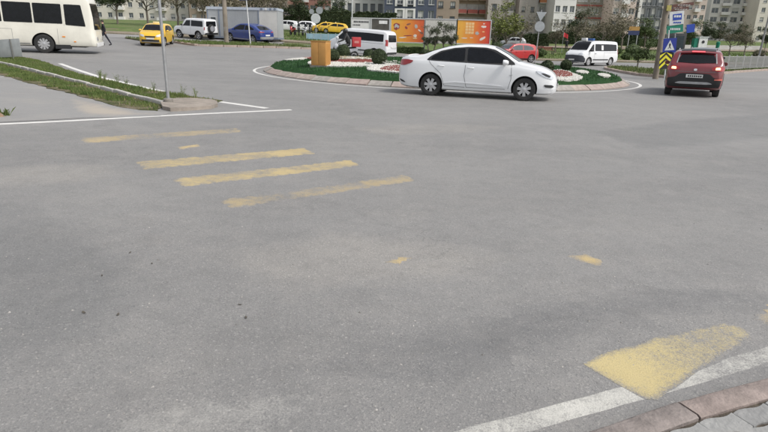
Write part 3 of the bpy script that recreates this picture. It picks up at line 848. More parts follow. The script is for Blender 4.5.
def skin_patch(bvh, outline, ax, off=.006, cell=.09, rim=.02):
    """a pane or lamp shaped to the body: outline projected on to it along an axis"""
    bm = bmesh.new()
    bm.faces.new([bm.verts.new((p[0], p[1], 0)) for p in outline])
    for k in (0, 1):
        lo, hi = min(p[k] for p in outline), max(p[k] for p in outline); c_ = lo + cell * .5
        while c_ < hi:
            co = [0, 0, 0]; no = [0, 0, 0]; co[k] = c_; no[k] = 1
            bmesh.ops.bisect_plane(bm, geom=bm.verts[:] + bm.edges[:] + bm.faces[:], plane_co=co, plane_no=no); c_ += cell
    dead = []; 
    for v in bm.verts:
        o_, d_ = AX[ax](v.co.x, v.co.y)
        hit = bvh.ray_cast(o_, d_)
        if hit[0] is None: dead.append(v); continue
        nrm = hit[1]
        if nrm.dot(d_) > 0: nrm = -nrm
        v.co = hit[0] + nrm * off - d_ * off * .5
    if dead: bmesh.ops.delete(bm, geom=dead, context='VERTS')
    if not bm.faces: bm.free(); return None
    bmesh.ops.recalc_face_normals(bm, faces=bm.faces)
    d_ = AX[ax](0, 0)[1]
    if sum(f.normal.dot(d_) * f.calc_area() for f in bm.faces) > 0: bmesh.ops.reverse_faces(bm, faces=bm.faces)
    if rim:
        be = [e for e in bm.edges if e.is_boundary]
        r = bmesh.ops.extrude_edge_only(bm, edges=be)
        for v in [g for g in r['geom'] if isinstance(g, bmesh.types.BMVert)]: v.co += d_ * rim
    me = bpy.data.meshes.new('patch'); bm.to_mesh(me); bm.free()
    for p in me.polygons: p.use_smooth = True
    me.set_sharp_from_angle(angle=R_(40))
    return me
def rnd_poly(pts, n=2, rad=.05):
    pts = [Vector(p) for p in pts]; m_ = len(pts); out = []
    for i in range(m_):
        a, b, c = pts[i - 1], pts[i], pts[(i + 1) % m_]; la, lc = (a - b).length, (c - b).length
        k = min(rad, la * .4, lc * .4)
        p0, p1 = b + (a - b) / la * k, b + (c - b) / lc * k
        for t in (0, .33, .67, 1): out.append(p0 * (1 - t) ** 2 + b * 2 * t * (1 - t) + p1 * t * t)
    return out
def rect(a0, a1, b0, b1): return [(a0, b0), (a1, b0), (a1, b1), (a0, b1)]
def mirror_pts(pts): return [(-a, b) for a, b in pts]
def rbox(c0, half, r=.02):
    return None
def wheel(parent, x, y, r, wdt, style='alloy', rimmat=None):
    s = 1 if y > 0 else -1
    h = MB().lathe([(r * .62, -wdt * .42), (r * .62, 0), (r * .62, wdt * .42)], 'y', 24, (0, 0, 0), False)
    h.lathe([(r * .61, -s * wdt * .12), (r * .1, -s * wdt * .12)], 'y', 24)
    hub = h.build('wheel', BLACK, parent, True, 40); hub.location = (x, y, r)
    t = MB().lathe([(r * .60, -wdt / 2 * .9), (r * .80, -wdt / 2), (r * .95, -wdt / 2 * .96), (r, -wdt / 2 * .7), (r, wdt / 2 * .7), (r * .95, wdt / 2 * .96), (r * .80, wdt / 2), (r * .66, wdt / 2 * .86), (r * .63, wdt * .2)], 'y', 36, (0, 0, 0), False)
    t.build('tyre', RUBBER, hub, True, 50)
    b = MB()
    yo = s * wdt * .40
    # rim ring
    n = 32
    ring = [(r * .66, wdt * .36), (r * .66, wdt * .44), (r * .60, wdt * .42), (r * .585, wdt * .30)]
    vs = [(rr_ * math.cos(2 * math.pi * k / n), s * h_, rr_ * math.sin(2 * math.pi * k / n)) for rr_, h_ in ring for k in range(n)]
    b.add(vs, [(i * n + k, i * n + (k + 1) % n, (i + 1) * n + (k + 1) % n, (i + 1) * n + k) for i in range(3) for k in range(n)])
    ns, ws = {'alloy': (5, .17), 'cover': (7, .27), 'steel': (10, .22)}[style]
    for k in range(ns):
        a = 2 * math.pi * k / ns + .3
        ca_, sa_ = math.cos(a), math.sin(a)
        def pt(rad, tan, yy): return (ca_ * rad - sa_ * tan, s * yy, sa_ * rad + ca_ * tan)
        w0, w1 = r * ws * .75, r * ws * 1.05
        p = [pt(r * .12, -w0 / 2, wdt * .42), pt(r * .12, w0 / 2, wdt * .42), pt(r * .61, w1 / 2, wdt * .41), pt(r * .61, -w1 / 2, wdt * .41),
             pt(r * .12, -w0 / 2, wdt * .30), pt(r * .12, w0 / 2, wdt * .30), pt(r * .61, w1 / 2, wdt * .28), pt(r * .61, -w1 / 2, wdt * .28)]
        b.add(p, [(0, 1, 2, 3), (4, 5, 6, 7), (0, 1, 5, 4), (2, 3, 7, 6), (1, 2, 6, 5), (3, 0, 4, 7)])
    b.lathe([(r * .17, s * wdt * .26), (r * .17, s * wdt * .43), (r * .10, s * wdt * .46)], 'y', 16)
    b.build('rim', rimmat or ALLOY, hub, True, 35)
    return hub
def arches(body, wheels, R, W, mat):
    """cut the wheel arches out of the body"""
    b = MB()
    for x in wheels:
        for s in (-1, 1):
            b.lathe([(R, s * (W - .30)), (R, s * (W + .3))], 'y', 40, (x, 0, wheels[x]))
    cut = b.build('cutter', mat)
    md = body.modifiers.new('cut', 'BOOLEAN'); md.operation = 'DIFFERENCE'; md.solver = 'EXACT'; md.object = cut
    try: md.material_mode = 'TRANSFER'
    except Exception: pass
    bpy.context.view_layer.update()
    dg = bpy.context.evaluated_depsgraph_get()
    me = bpy.data.meshes.new_from_object(body.evaluated_get(dg))
    body.modifiers.clear()
    if len(me.polygons) > 100:
        old = body.data; body.data = me
        if len(me.materials) < 2: me.materials.append(mat)
    cm = cut.data; bpy.data.objects.remove(cut); bpy.data.meshes.remove(cm)
    for p in body.data.polygons: p.use_smooth = True
    body.data.set_sharp_from_angle(angle=R_(32))
def put(o, px=None, py=None, x=None, y=None, rz=0.0, dz=0.0):
    """stand a thing on the ground, leaning with the slope"""
    if px is not None: g = G(px, py); x, y = g.x, g.y
    sx = (gz(x + 1, y) - gz(x - 1, y)) / 2; sy = (gz(x, y + 1) - gz(x, y - 1)) / 2
    n = Vector((-sx, -sy, 1)).normalized()
    q = Vector((0, 0, 1)).rotation_difference(n).to_matrix() @ Matrix.Rotation(rz, 3, 'Z')
    o.rotation_euler = q.to_euler(); o.location = (x, y, gz(x, y) + dz)

SPEC = {}
SPEC['sedan'] = dict(
    top=[(-2.33, .80), (-2.30, .98), (-2.22, 1.085), (-1.95, 1.125), (-1.62, 1.165), (-1.25, 1.30), (-.80, 1.425), (-.3, 1.485), (.1, 1.49), (.45, 1.455), (.85, 1.29), (1.30, 1.045), (1.6, .985), (1.95, .90), (2.18, .785), (2.28, .68), (2.33, .56)],
    bot=[(-2.33, .36), (-2.2, .27), (-1.9, .22), (0, .185), (1.9, .19), (2.2, .21), (2.33, .28)],
    wid=[(-2.33, .62), (-2.24, .76), (-2.0, .855), (-1.4, .90), (0, .905), (1.3, .90), (1.8, .865), (2.1, .77), (2.25, .64), (2.33, .46)],
    belt=[(-2.33, .78), (-1.9, 1.0), (-1, .985), (0, .955), (1, .93), (1.6, .86), (2.1, .72), (2.33, .5)], tum=.44,
    wheels={1.455: .335, -1.275: .335}, wr=.322, ar=.365, half=.90)
SPEC['suv'] = dict(
    top=[(-2.14, .78), (-2.12, .98), (-2.05, 1.08), (-1.98, 1.14), (-1.72, 1.46), (-1.62, 1.53), (-.7, 1.60), (0, 1.585), (.45, 1.52), (.75, 1.38), (1.18, 1.10), (1.5, 1.05), (1.85, .97), (2.03, .84), (2.10, .70), (2.13, .56)],
    bot=[(-2.14, .42), (-2.0, .31), (-1.7, .24), (0, .22), (1.8, .24), (2.05, .28), (2.13, .36)],
    wid=[(-2.14, .76), (-2.06, .84), (-1.85, .895), (-1.2, .915), (0, .915), (1.2, .91), (1.75, .88), (2.0, .79), (2.13, .58)],
    belt=[(-2.14, .76), (-1.9, 1.06), (-1, 1.03), (0, 1.0), (1.1, .98), (1.6, .92), (2.0, .75), (2.13, .5)], tum=.34,
    wheels={1.30: .35, -1.30: .35}, wr=.34, ar=.40, half=.91)
SPEC['van'] = dict(
    top=[(-2.5, .85), (-2.49, 1.2), (-2.44, 1.66), (-2.36, 1.86), (-2.2, 1.925), (-1, 1.96), (.5, 1.945), (.95, 1.90), (1.2, 1.78), (1.85, 1.19), (2.0, 1.13), (2.3, 1.0), (2.43, .84), (2.5, .58)],
    bot=[(-2.5, .34), (-2.2, .26), (0, .22), (2.2, .22), (2.5, .30)],
    wid=[(-2.5, .88), (-2.42, .93), (-2.0, .955), (0, .96), (1.5, .955), (2.0, .91), (2.3, .82), (2.5, .60)],
    belt=[(-2.5, .82), (-2.2, 1.1), (0, 1.08), (1.7, 1.02), (2.2, .85), (2.5, .5)], tum=.16,
    wheels={1.52: .345, -1.5: .345}, wr=.335, ar=.385, half=.955)
SPEC['hatch'] = dict(
    top=[(-2.0, .75), (-1.98, .95), (-1.9, 1.08), (-1.62, 1.36), (-1.45, 1.43), (-.5, 1.49), (.1, 1.47), (.45, 1.40), (1.15, 1.02), (1.5, .95), (1.8, .84), (1.95, .70), (2.0, .56)],
    bot=[(-2.0, .36), (-1.8, .25), (0, .19), (1.8, .20), (2.0, .28)],
    wid=[(-2.0, .68), (-1.9, .80), (-1.5, .86), (0, .88), (1.2, .87), (1.7, .80), (1.9, .68), (2.0, .48)],
    belt=[(-2.0, .72), (-1.7, .98), (0, .95), (1.1, .90), (1.6, .82), (2.0, .5)], tum=.40,
    wheels={1.25: .325, -1.22: .325}, wr=.31, ar=.35, half=.87)
SPEC['coupe_suv'] = dict(
    top=[(-2.25, .80), (-2.23, 1.0), (-2.12, 1.09), (-1.95, 1.14), (-1.45, 1.38), (-.9, 1.52), (-.3, 1.585), (.2, 1.565), (.6, 1.46), (1.25, 1.10), (1.6, 1.04), (2.0, .93), (2.2, .75), (2.28, .56)],
    bot=[(-2.25, .42), (-2.05, .30), (0, .22), (2.0, .24), (2.28, .36)],
    wid=[(-2.25, .74), (-2.12, .85), (-1.8, .90), (0, .925), (1.5, .915), (2.0, .84), (2.28, .56)],
    belt=[(-2.25, .78), (-1.9, 1.08), (0, 1.03), (1.2, .98), (1.8, .88), (2.28, .5)], tum=.40,
    wheels={1.38: .36, -1.35: .36}, wr=.35, ar=.41, half=.92)
SPEC['jeep'] = dict(
    top=[(-1.95, .85), (-1.945, 1.25), (-1.93, 1.62), (-1.86, 1.72), (-1.0, 1.76), (.2, 1.74), (.4, 1.68), (.85, 1.15), (1.0, 1.08), (1.6, 1.03), (1.85, .95), (1.93, .8), (1.95, .6)],
    bot=[(-1.95, .45), (0, .36), (1.95, .45)],
    wid=[(-1.95, .78), (-1.88, .82), (0, .84), (1.5, .83), (1.85, .78), (1.95, .66)],
    belt=[(-1.95, .83), (-1.7, 1.08), (0, 1.06), (.9, 1.02), (1.5, .96), (1.95, .55)], tum=.14,
    wheels={1.2: .37, -1.15: .37}, wr=.36, ar=.42, half=.83)
SPEC['bus'] = dict(
    top=[(-5.2, 1.0), (-5.19, 2.4), (-5.12, 2.9), (-4.95, 3.05), (-3, 3.1), (3, 3.1), (4.7, 3.05), (4.98, 2.85), (5.12, 2.0), (5.18, 1.2), (5.2, .9)],
    bot=[(-5.2, .42), (0, .36), (5.2, .40)],
    wid=[(-5.2, 1.08), (-5.05, 1.17), (-4, 1.2), (4, 1.2), (4.95, 1.17), (5.12, 1.08), (5.2, .9)],
    belt=[(-5.2, .95), (-4.8, 1.35), (4.7, 1.35), (5.2, .85)], tum=.05,
    wheels={2.62: .49, -2.4: .49}, wr=.485, ar=.57, half=1.2)
_cache = {}
def make_vehicle(kind, name, label, cat, paint, group=None, style='alloy', trim=True):
    """body, glass, lamps, wheels; the caller adds what its own car shows"""
    S = SPEC[kind]
    t = thing(name, label, cat, group=group)
    if kind not in _cache:
        _cache[kind] = body_mesh(S['top'], S['bot'], S['wid'], S['belt'], S['tum']).mesh('body')
    raw = _cache[kind].copy(); bv = bvh_of(raw)
    body = link('body', raw, paint, t, True, 32)
    arches(body, S['wheels'], S['ar'], S['half'], BLACK)
    for x, zc in S['wheels'].items():
        for s in (-1, 1): wheel(t, x, s * (S['half'] - .14), S['wr'], .21 if kind != 'bus' else .3, style)
    def patch(nm, pts, ax, mat, off=.006, rnd_n=2, rim=.02, parent=None, cell=.09):
        me = skin_patch(bv, rnd_poly(pts, rnd_n) if rnd_n else pts, ax, off, cell, rim)
        if me: return link(nm, me, mat, parent or t)
    return t, body, patch
def mirrors(t, x, y, z, mat, s=1.0):
    for sd_ in (-1, 1):
        b = MB(); v = []
        for k, (dx, hw, hh) in enumerate([(.09, .05, .04), (.05, .09, .07), (-.02, .10, .08), (-.06, .09, .075)]):
            for q in range(10):
                a = 6.283 * q / 10; v.append((x + dx * s, sd_ * (y + .10 * s + math.cos(a) * hw * s), z + math.sin(a) * hh * s))
        b.add(v, [(i * 10 + q, i * 10 + (q + 1) % 10, (i + 1) * 10 + (q + 1) % 10, (i + 1) * 10 + q) for i in range(3) for q in range(10)] + [tuple(range(10)), tuple(range(30, 40))])
        b.tube([(x, sd_ * (y - .08), z - .05), (x, sd_ * (y + .06), z - .03)], .02, 6)
        b.build('mirror', mat, t, True, 50)
def handle(t, x, y, z, mat, s=1):
    MB().tube([(x - .09, y - s * .015, z), (x - .07, y + s * .018, z), (x + .07, y + s * .018, z), (x + .09, y - s * .015, z)], [.012, .014, .014, .012], 6).build('door_handle', mat, t, True, 60)

WHITECAR = M('white_car_paint', (.70, .71, .72), .28, var=.02, scale=2, coat=.8)
REDCAR = M('red_car_paint', (.17, .022, .028), .3, var=.06, scale=2, coat=.7)
REDCAR2 = M('bright_red_paint', (.42, .03, .03), .3, var=.05, scale=2, coat=.7)
BLUECAR = M('blue_car_paint', (.012, .035, .19), .28, var=.06, scale=2, coat=.8)
TAXI = M('taxi_yellow', (.66, .41, .03), .35, var=.05, scale=2, coat=.5)
BUSP = M('bus_cream', (.68, .66, .58), .4, var=.04, scale=1.2, coat=.3, dirt=.2)
DARKCAR = M('dark_car_paint', (.02, .023, .026), .3, var=.1, scale=2, coat=.7)
SILVER = M('silver_car_paint', (.42, .43, .44), .32, .5, .05, 2, coat=.6)
SEAM = M('panel_gap', (.16, .16, .165), .8)

def side_glass(patch, polys, L=True, R=True, mat=None, name='side_window'):
    for p in polys:
        if L: patch(name, p, 'L', mat or GLASS)
        if R: patch(name, p, 'R', mat or GLASS)
def seams(patch, lines, ax):
    for a, b in lines:
        a, b = Vector(a), Vector(b); d = (b - a).normalized(); n = Vector((-d.y, d.x)) * .006
        patch('door_seam', [a - n, b - n, b + n, a + n], ax, SEAM, .003, 0, 0, None, .12)

# ---- the white saloon in front of the island
def white_saloon():
    t, body, patch = make_vehicle('sedan', 'white_saloon_car', 'white four-door saloon car side-on in front of the roundabout island', 'car', WHITECAR, style='cover')
    gl = [(-1.42, 1.045), (-1.30, 1.16), (-1.02, 1.29), (-.62, 1.385), (-.20, 1.425), (.25, 1.42), (.52, 1.37), (.86, 1.205), (1.10, 1.06), (1.14, 1.0), (.7, .985), (0, 1.0), (-.7, 1.02), (-1.2, 1.03)]
    for ax, s in (('R', -1), ('L', 1)):
        patch('window_surround', [(x * 1.0 + (.015 if x > 0 else -.015), z + (.012 if z > 1.2 else -.012)) for x, z in gl], ax, BLACK, .004, 2, .015)
        patch('side_window', [(-.30, 1.035), (-.32, 1.395), (-.62, 1.365), (-.98, 1.27), (-1.24, 1.15), (-1.30, 1.06), (-.8, 1.045)], ax, GLASS, .009, 1, .01)
        patch('side_window', [(-.22, 1.035), (-.24, 1.40), (.24, 1.395), (.48, 1.345), (.80, 1.19), (.92, 1.035), (.4, 1.02)], ax, GLASS, .009, 1, .01)
        seams(patch, [((-.25, 1.02), (-.28, .62)), ((-.28, .62), (-.20, .30)), ((1.05, .98), (1.07, .60)), ((1.07, .60), (1.0, .31)), ((-.20, .305), (.92, .305)), ((-.25, .305), (-.85, .32)), ((-.86, .32), (-.98, .66)), ((-.98, .66), (-1.28, .92)), ((-1.28, .92), (-1.36, 1.03))], ax)
        # crease rising along the doors
        patch('door_crease', [(-.9, .40), (-.55, .445), (.0, .43), (.86, .385), (.86, .372), (0, .408), (-.55, .423), (-.9, .385)], ax, WHITECAR, .012, 0, .02)
        handle(t, -.98, s * .905, .885, WHITECAR, s); handle(t, .02 - .12, s * .91, .855, WHITECAR, s)
        patch('tail_light', [(-2.29, .86), (-2.25, 1.02), (-2.05, 1.035), (-1.82, 1.0), (-1.90, .93), (-2.1, .86)], ax, REDLENS, .012, 1)
        patch('headlight', [(1.72, .855), (1.9, .83), (2.12, .765), (2.24, .665), (2.18, .625), (2.0, .68), (1.82, .77)], ax, CLEARLENS, .012, 1)
        patch('lamp_bezel', [(1.86, .80), (2.0, .775), (2.14, .715), (2.12, .675), (2.0, .71)], ax, BLACK, .016, 1, .008)
        patch('fog_lamp_recess', [(1.98, .48), (2.20, .47), (2.26, .43), (2.2, .39), (2.02, .41)], ax, BLACK, .012, 1)
        patch('indicator', [(1.02, .715), (1.10, .72), (1.10, .70), (1.02, .695)], ax, CHROME, .01, 1, .008)
        patch('bumper_slot', [(-2.28, .47), (-2.12, .42), (-2.05, .36), (-2.2, .38)], ax, BLACK, .01, 1)
    patch('windscreen', [(.52, -.50), (.54, -.56), (1.24, -.70), (1.30, 0), (1.24, .70), (.54, .56), (.52, .5), (.47, 0)], 'T', GLASS, .008)
    patch('rear_window', [(-.88, -.50), (-1.50, -.62), (-1.60, 0), (-1.50, .62), (-.88, .50), (-.84, 0)], 'T', GLASS, .008)
    patch('grille', [(-.42, .60), (.42, .60), (.36, .44), (-.36, .44)], 'F', BLACK, .01)
    patch('licence_plate', rect(-.26, .26, .36, .47), 'F', PLATE, .025, 0)
    patch('licence_plate', rect(-.26, .26, .82, .93), 'B', PLATE, .02, 0)
    patch('boot_lip', [(-2.20, -.62), (-2.02, -.66), (-2.02, .66), (-2.20, .62)], 'T', WHITECAR, .022, 1, .03)
    MB().b2((-2.05, -.74, .23), (2.0, .74, .30)).build('underbody', BLACK, t)
    mirrors(t, .88, .88, 1.045, WHITECAR)
    MB().tube([(-.68, 0, 1.44), (-.86, 0, 1.55)], [.012, .006], 6).build('aerial', BLACK, t)
    A = G(430.5, 95.5); B_ = G(525.5, 101)
    d = (B_ - A).xy.normalized(); rz = math.atan2(d.y, d.x)
    mid = (A + B_) / 2; n = Vector((-d.y, d.x))
    cpos = mid.xy + n * .80 - d * .13
    put(t, x=cpos.x, y=cpos.y, rz=rz)
white_saloon()

def suv_detail(t, patch, paint, win, rails=True, lit=False, full=True, rear_dark=True):
    for ax, s in (('R', -1), ('L', 1)):
        patch('side_window', [(-.42, 1.06), (-.44, 1.47), (-.9, 1.45), (-1.3, 1.36), (-1.48, 1.22), (-1.44, 1.10), (-.9, 1.06)], ax, win)
        patch('side_window', [(-.34, 1.06), (-.36, 1.475), (.2, 1.46), (.46, 1.40), (.86, 1.18), (.98, 1.06), (.3, 1.045)], ax, win)
        patch('sill_cladding', [(-.95, .27), (.92, .27), (.92, .37), (-.95, .37)], ax, BLACK, .012, 0)
        seams(patch, [((-.38, 1.04), (-.38, .36)), ((1.03, 1.0), (1.0, .38)), ((-1.15, .98), (-.92, .5))], ax)
        handle(t, -.55, s * .92, .95, paint, s); handle(t, .35, s * .92, .92, paint, s)
        for x in SPEC['suv']['wheels'] if full else ():
            pts = [(x + math.cos(a) * .47, .35 + math.sin(a) * .47) for a in [R_(-5 + 19 * k) for k in range(11)]]
            pts += [(x + math.cos(a) * .405, .35 + math.sin(a) * .405) for a in [R_(185 - 19 * k) for k in range(11)]]
            patch('arch_cladding', pts, ax, BLACK, .010, 0, .02, None, .3)
        if rails: MB().tube([(-1.4, s * .60, 1.54), (-1.1, s * .62, 1.615), (0, s * .62, 1.635), (.3, s * .60, 1.58)], .016, 6).build('roof_rail', GALV, t, True, 60)
    patch('windscreen', [(.50, -.52), (.56, -.60), (1.14, -.74), (1.19, 0), (1.14, .74), (.56, .60), (.50, .52), (.47, 0)], 'T', win, .008)
    patch('headlight', [(.50, .86), (.80, .90), (.78, .78), (.55, .76)], 'F', CLEARLENS, .012, 1)
    patch('headlight', mirror_pts([(.50, .86), (.80, .90), (.78, .78), (.55, .76)]), 'F', CLEARLENS, .012, 1)
    patch('grille', rect(-.46, .46, .72, .86), 'F', BLACK, .012, 1)
    patch('lower_grille', rect(-.62, .62, .40, .58), 'F', BLACK, .012, 1)
    patch('licence_plate', rect(-.26, .26, .52, .63), 'F', PLATE, .02, 0)
    patch('rear_window', [(-.60, 1.17), (-.56, 1.30), (-.50, 1.43), (0, 1.46), (.50, 1.43), (.56, 1.30), (.60, 1.17), (0, 1.14)], 'B', win, .008, 1)
    mirrors(t, .86, .90, 1.09, paint)
    MB().b2((-1.9, -.74, .27), (1.9, .74, .34)).build('underbody', BLACK, t)

# ---- red SUV leaving on the right, seen from behind
def red_suv():
    t, body, patch = make_vehicle('suv', 'red_suv', 'dark red SUV seen from behind with brake lights glowing', 'car', REDCAR)
    suv_detail(t, patch, REDCAR, GLASS)
    patch('black_roof', [(-1.58, -.54), (-1.58, .54), (.35, .54), (.35, -.54)], 'T', BLACK, .008, 1)
    for s in (1, -1): patch('pillar_trim', [(s * .60, 1.13), (s * .63, 1.15), (s * .575, 1.47), (s * .545, 1.47)], 'B', GALV, .012, 0, .01)
    patch('spoiler', [(-.56, 1.455), (-.52, 1.50), (0, 1.53), (.52, 1.50), (.56, 1.455), (0, 1.475)], 'B', REDCAR, .05, 1, .06)
    patch('brake_light', rect(-.20, .20, 1.478, 1.515), 'B', M('brake_light', (.9, .10, .12), .3, emit=.5), .062, 0, .02)
    for s in (1, -1):
        q = (lambda p: [(s * a, b) for a, b in p])
        lamp = patch('tail_light', q([(.48, .93), (.50, 1.03), (.70, 1.06), (.86, 1.04), (.865, .90), (.70, .90)]), 'B', REDLENS, .014, 1)
        patch('lit_bulb', q([(.60, .94), (.61, 1.015), (.74, 1.025), (.75, .945)]), 'B', LITLENS, .022, 1, .01, lamp)
        patch('tail_light', [(-2.12, .90), (-2.1, 1.04), (-1.92, 1.05), (-1.86, .98), (-1.95, .92)], 'L' if s > 0 else 'R', REDLENS, .012, 1)
    patch('reflector', [(-.84, .60), (-.84, .66), (-.62, .64), (-.62, .60)], 'B', M('reflector', (.6, .16, .12), .3), .03, 1)
    patch('lower_bumper', [(-.80, .36), (-.83, .64), (-.60, .68), (-.46, .80), (0, .82), (.46, .80), (.60, .68), (.83, .64), (.80, .36), (0, .34)], 'B', BLACK, .02, 1)
    patch('licence_plate', rect(-.26, .26, .665, .775), 'B', PLATE, .034, 0)
    for k in range(7): patch('plate_character', rect(-.22 + k * .064, -.18 + k * .064, .69, .75), 'B', BLACK, .038, 0, .003)
    patch('skid_strip', [(-.60, .47), (-.45, .53), (.45, .53), (.60, .47), (.42, .45), (-.42, .45)], 'B', GALV, .032, 1)
    patch('badge', [(-.05, .90), (-.05, .97), (.05, .97), (.05, .90)], 'B', CHROME, .014, 2)
    patch('tailgate_crease', [(-.62, .86), (-.62, .872), (.62, .872), (.62, .86)], 'B', SEAM, .004, 0, 0)
    A = G(668.5, 94); B_ = G(713.5, 97.5); d = (B_ - A).xy.normalized()
    fwd = Vector((-d.y, d.x)); mid = (A.xy + B_.xy) / 2
    # the rear wheels stand on the two points; heading follows the kerb away to the right
    head = R_(62.5); t.scale = (.95, .95, .95)
    fw = Vector((math.cos(head), math.sin(head))); c0 = mid + fw * 1.38
    put(t, x=c0.x, y=c0.y, rz=head)
red_suv()
# ---- dark SUV ahead of it
t, body, patch = make_vehicle('suv', 'dark_suv', 'dark car mostly hidden beyond the red SUV on the right', 'car', DARKCAR)
suv_detail(t, patch, DARKCAR, GLASS, full=False)
g = AT(699, 60, 32); put(t, x=g.x + .2, y=32, rz=R_(62))
# ---- blue coupe-like SUV parked beside the container
t, body, patch = make_vehicle('coupe_suv', 'blue_suv', 'bright blue car parked in front of the grey container', 'car', BLUECAR)
for ax, s in (('R', -1), ('L', 1)):
    patch('side_window', [(-.40, 1.08), (-.42, 1.47), (-.9, 1.40), (-1.4, 1.23), (-1.5, 1.12), (-.9, 1.09)], ax, GLASS)
    patch('side_window', [(-.32, 1.08), (-.34, 1.475), (.25, 1.45), (.9, 1.16), (.98, 1.06), (.3, 1.06)], ax, GLASS)
    patch('sill_trim', [(-.95, .30), (.95, .30), (.95, .36), (-.95, .36)], ax, GALV, .012, 0)
    seams(patch, [((-.36, 1.06), (-.36, .36)), ((1.03, 1.0), (1.0, .38)), ((-1.18, .98), (-.95, .5))], ax)
    handle(t, -.5, s * .93, .97, BLUECAR, s); handle(t, .4, s * .93, .94, BLUECAR, s)
patch('rear_window', [(-.60, 1.16), (-.50, 1.40), (0, 1.44), (.50, 1.40), (.60, 1.16), (0, 1.14)], 'B', GLASS, .008, 1)
patch('windscreen', [(.55, -.55), (1.2, -.74), (1.25, 0), (1.2, .74), (.55, .55)], 'T', GLASS, .008)
patch('tail_light', [(-.84, .93), (-.84, 1.02), (-.40, 1.0), (-.40, .95)], 'B', REDLENS, .014, 1); patch('tail_light', [(.84, .93), (.84, 1.02), (.40, 1.0), (.40, .95)], 'B', REDLENS, .014, 1)
patch('licence_plate', rect(-.26, .26, .66, .77), 'B', PLATE, .02, 0)
patch('lower_bumper', [(-.80, .42), (-.82, .60), (.82, .60), (.80, .42)], 'B', GALV, .02, 1)
mirrors(t, .9, .92, 1.08, BLUECAR)
g = AT(249, 41, 51.2); put(t, x=g.x, y=51.2, rz=R_(148))
# ---- white boxy off-roader at the watermark's edge
t, body, patch = make_vehicle('jeep', 'white_offroader', 'white boxy off-roader with spare wheel parked left of the concrete pole', 'car', WHITECAR)
for ax, s in (('R', -1), ('L', 1)):
    patch('side_window', [(-.35, 1.12), (-.35, 1.60), (-1.7, 1.58), (-1.75, 1.12)], ax, GLASS, .006, 1)
    patch('side_window', [(-.25, 1.12), (-.25, 1.60), (.22, 1.58), (.62, 1.12)], ax, GLASS, .006, 1)
    seams(patch, [((-.30, 1.08), (-.30, .5)), ((.75, 1.05), (.75, .5))], ax)
    patch('tail_light', rect(-1.93, -1.88, .85, 1.1), ax, REDLENS, .012, 0)
patch('rear_window', [(-.58, 1.16), (-.56, 1.58), (.56, 1.58), (.58, 1.16)], 'B', GLASS, .008, 1)
patch('windscreen', [(.42, -.62), (.82, -.68), (.82, .68), (.42, .62)], 'T', GLASS, .008, 1)
patch('lower_bumper', rect(-.76, .76, .46, .62), 'B', BLACK, .03, 1)
sp = MB().lathe([(.12, -.10), (.33, -.10), (.36, -.03), (.36, .06), (.30, .1), (.1, .1)], 'x', 28).build('spare_wheel', RUBBER, t, True, 40); sp.location = (-2.06, .1, .98)
MB().lathe([(.06, -.02), (.24, -.02), (.22, .02)], 'x', 20).build('rim', ALLOY, sp, True, 40).location = (-.1, 0, 0)
mirrors(t, .7, .82, 1.18, BLACK)
g = AT(199, 36, 52.5); put(t, x=g.x - .3, y=52.5, rz=R_(152))
# ---- yellow taxi head-on
def taxi(name, label, group=None):
    t, body, patch = make_vehicle('hatch', name, label, 'taxi', TAXI, group=group)
    for ax, s in (('R', -1), ('L', 1)):
        patch('side_window', [(-.40, 1.0), (-.42, 1.38), (-1.2, 1.30), (-1.4, 1.05)], ax, GLASS); patch('side_window', [(-.32, 1.0), (-.34, 1.385), (.2, 1.36), (.82, 1.02)], ax, GLASS)
        seams(patch, [((-.36, .98), (-.36, .32)), ((.9, .92), (.9, .36))], ax)
    patch('windscreen', [(.42, -.50), (.50, -.58), (1.08, -.70), (1.13, 0), (1.08, .70), (.50, .58), (.42, .5)], 'T', GLASS, .008)
    patch('rear_window', [(-.55, 1.12), (-.48, 1.34), (.48, 1.34), (.55, 1.12)], 'B', GLASS, .008, 1)
    for s in (1, -1):
        patch('headlight', [(s * a, b) for a, b in [(.40, .76), (.68, .82), (.66, .68), (.42, .64)]], 'F', CLEARLENS, .012, 1)
        patch('tail_light', [(s * a, b) for a, b in [(.50, .84), (.52, 1.0), (.70, 1.0), (.70, .84)]], 'B', REDLENS, .012, 1)
    patch('grille', rect(-.36, .36, .60, .70), 'F', BLACK, .012, 1); patch('lower_grille', rect(-.60, .60, .33, .46), 'F', BLACK, .014, 1)
    patch('licence_plate', rect(-.26, .26, .48, .58), 'F', PLATE, .02, 0); patch('bumper_lip', rect(-.62, .62, .285, .32), 'F', GALV, .02, 0)
    MB().box((-.1, 0, 1.56), (.14, .42, .13)).build('roof_sign', M('taxi_sign', (.72, .62, .35), .4), t, bevel=.02)
    mirrors(t, .78, .85, 1.03, TAXI)
    return t
t = taxi('yellow_taxi', 'yellow taxi driving head-on behind the bare grey pole'); g = G(148.5, 46); put(t, x=g.x, y=g.y + 1.7, rz=R_(-82))

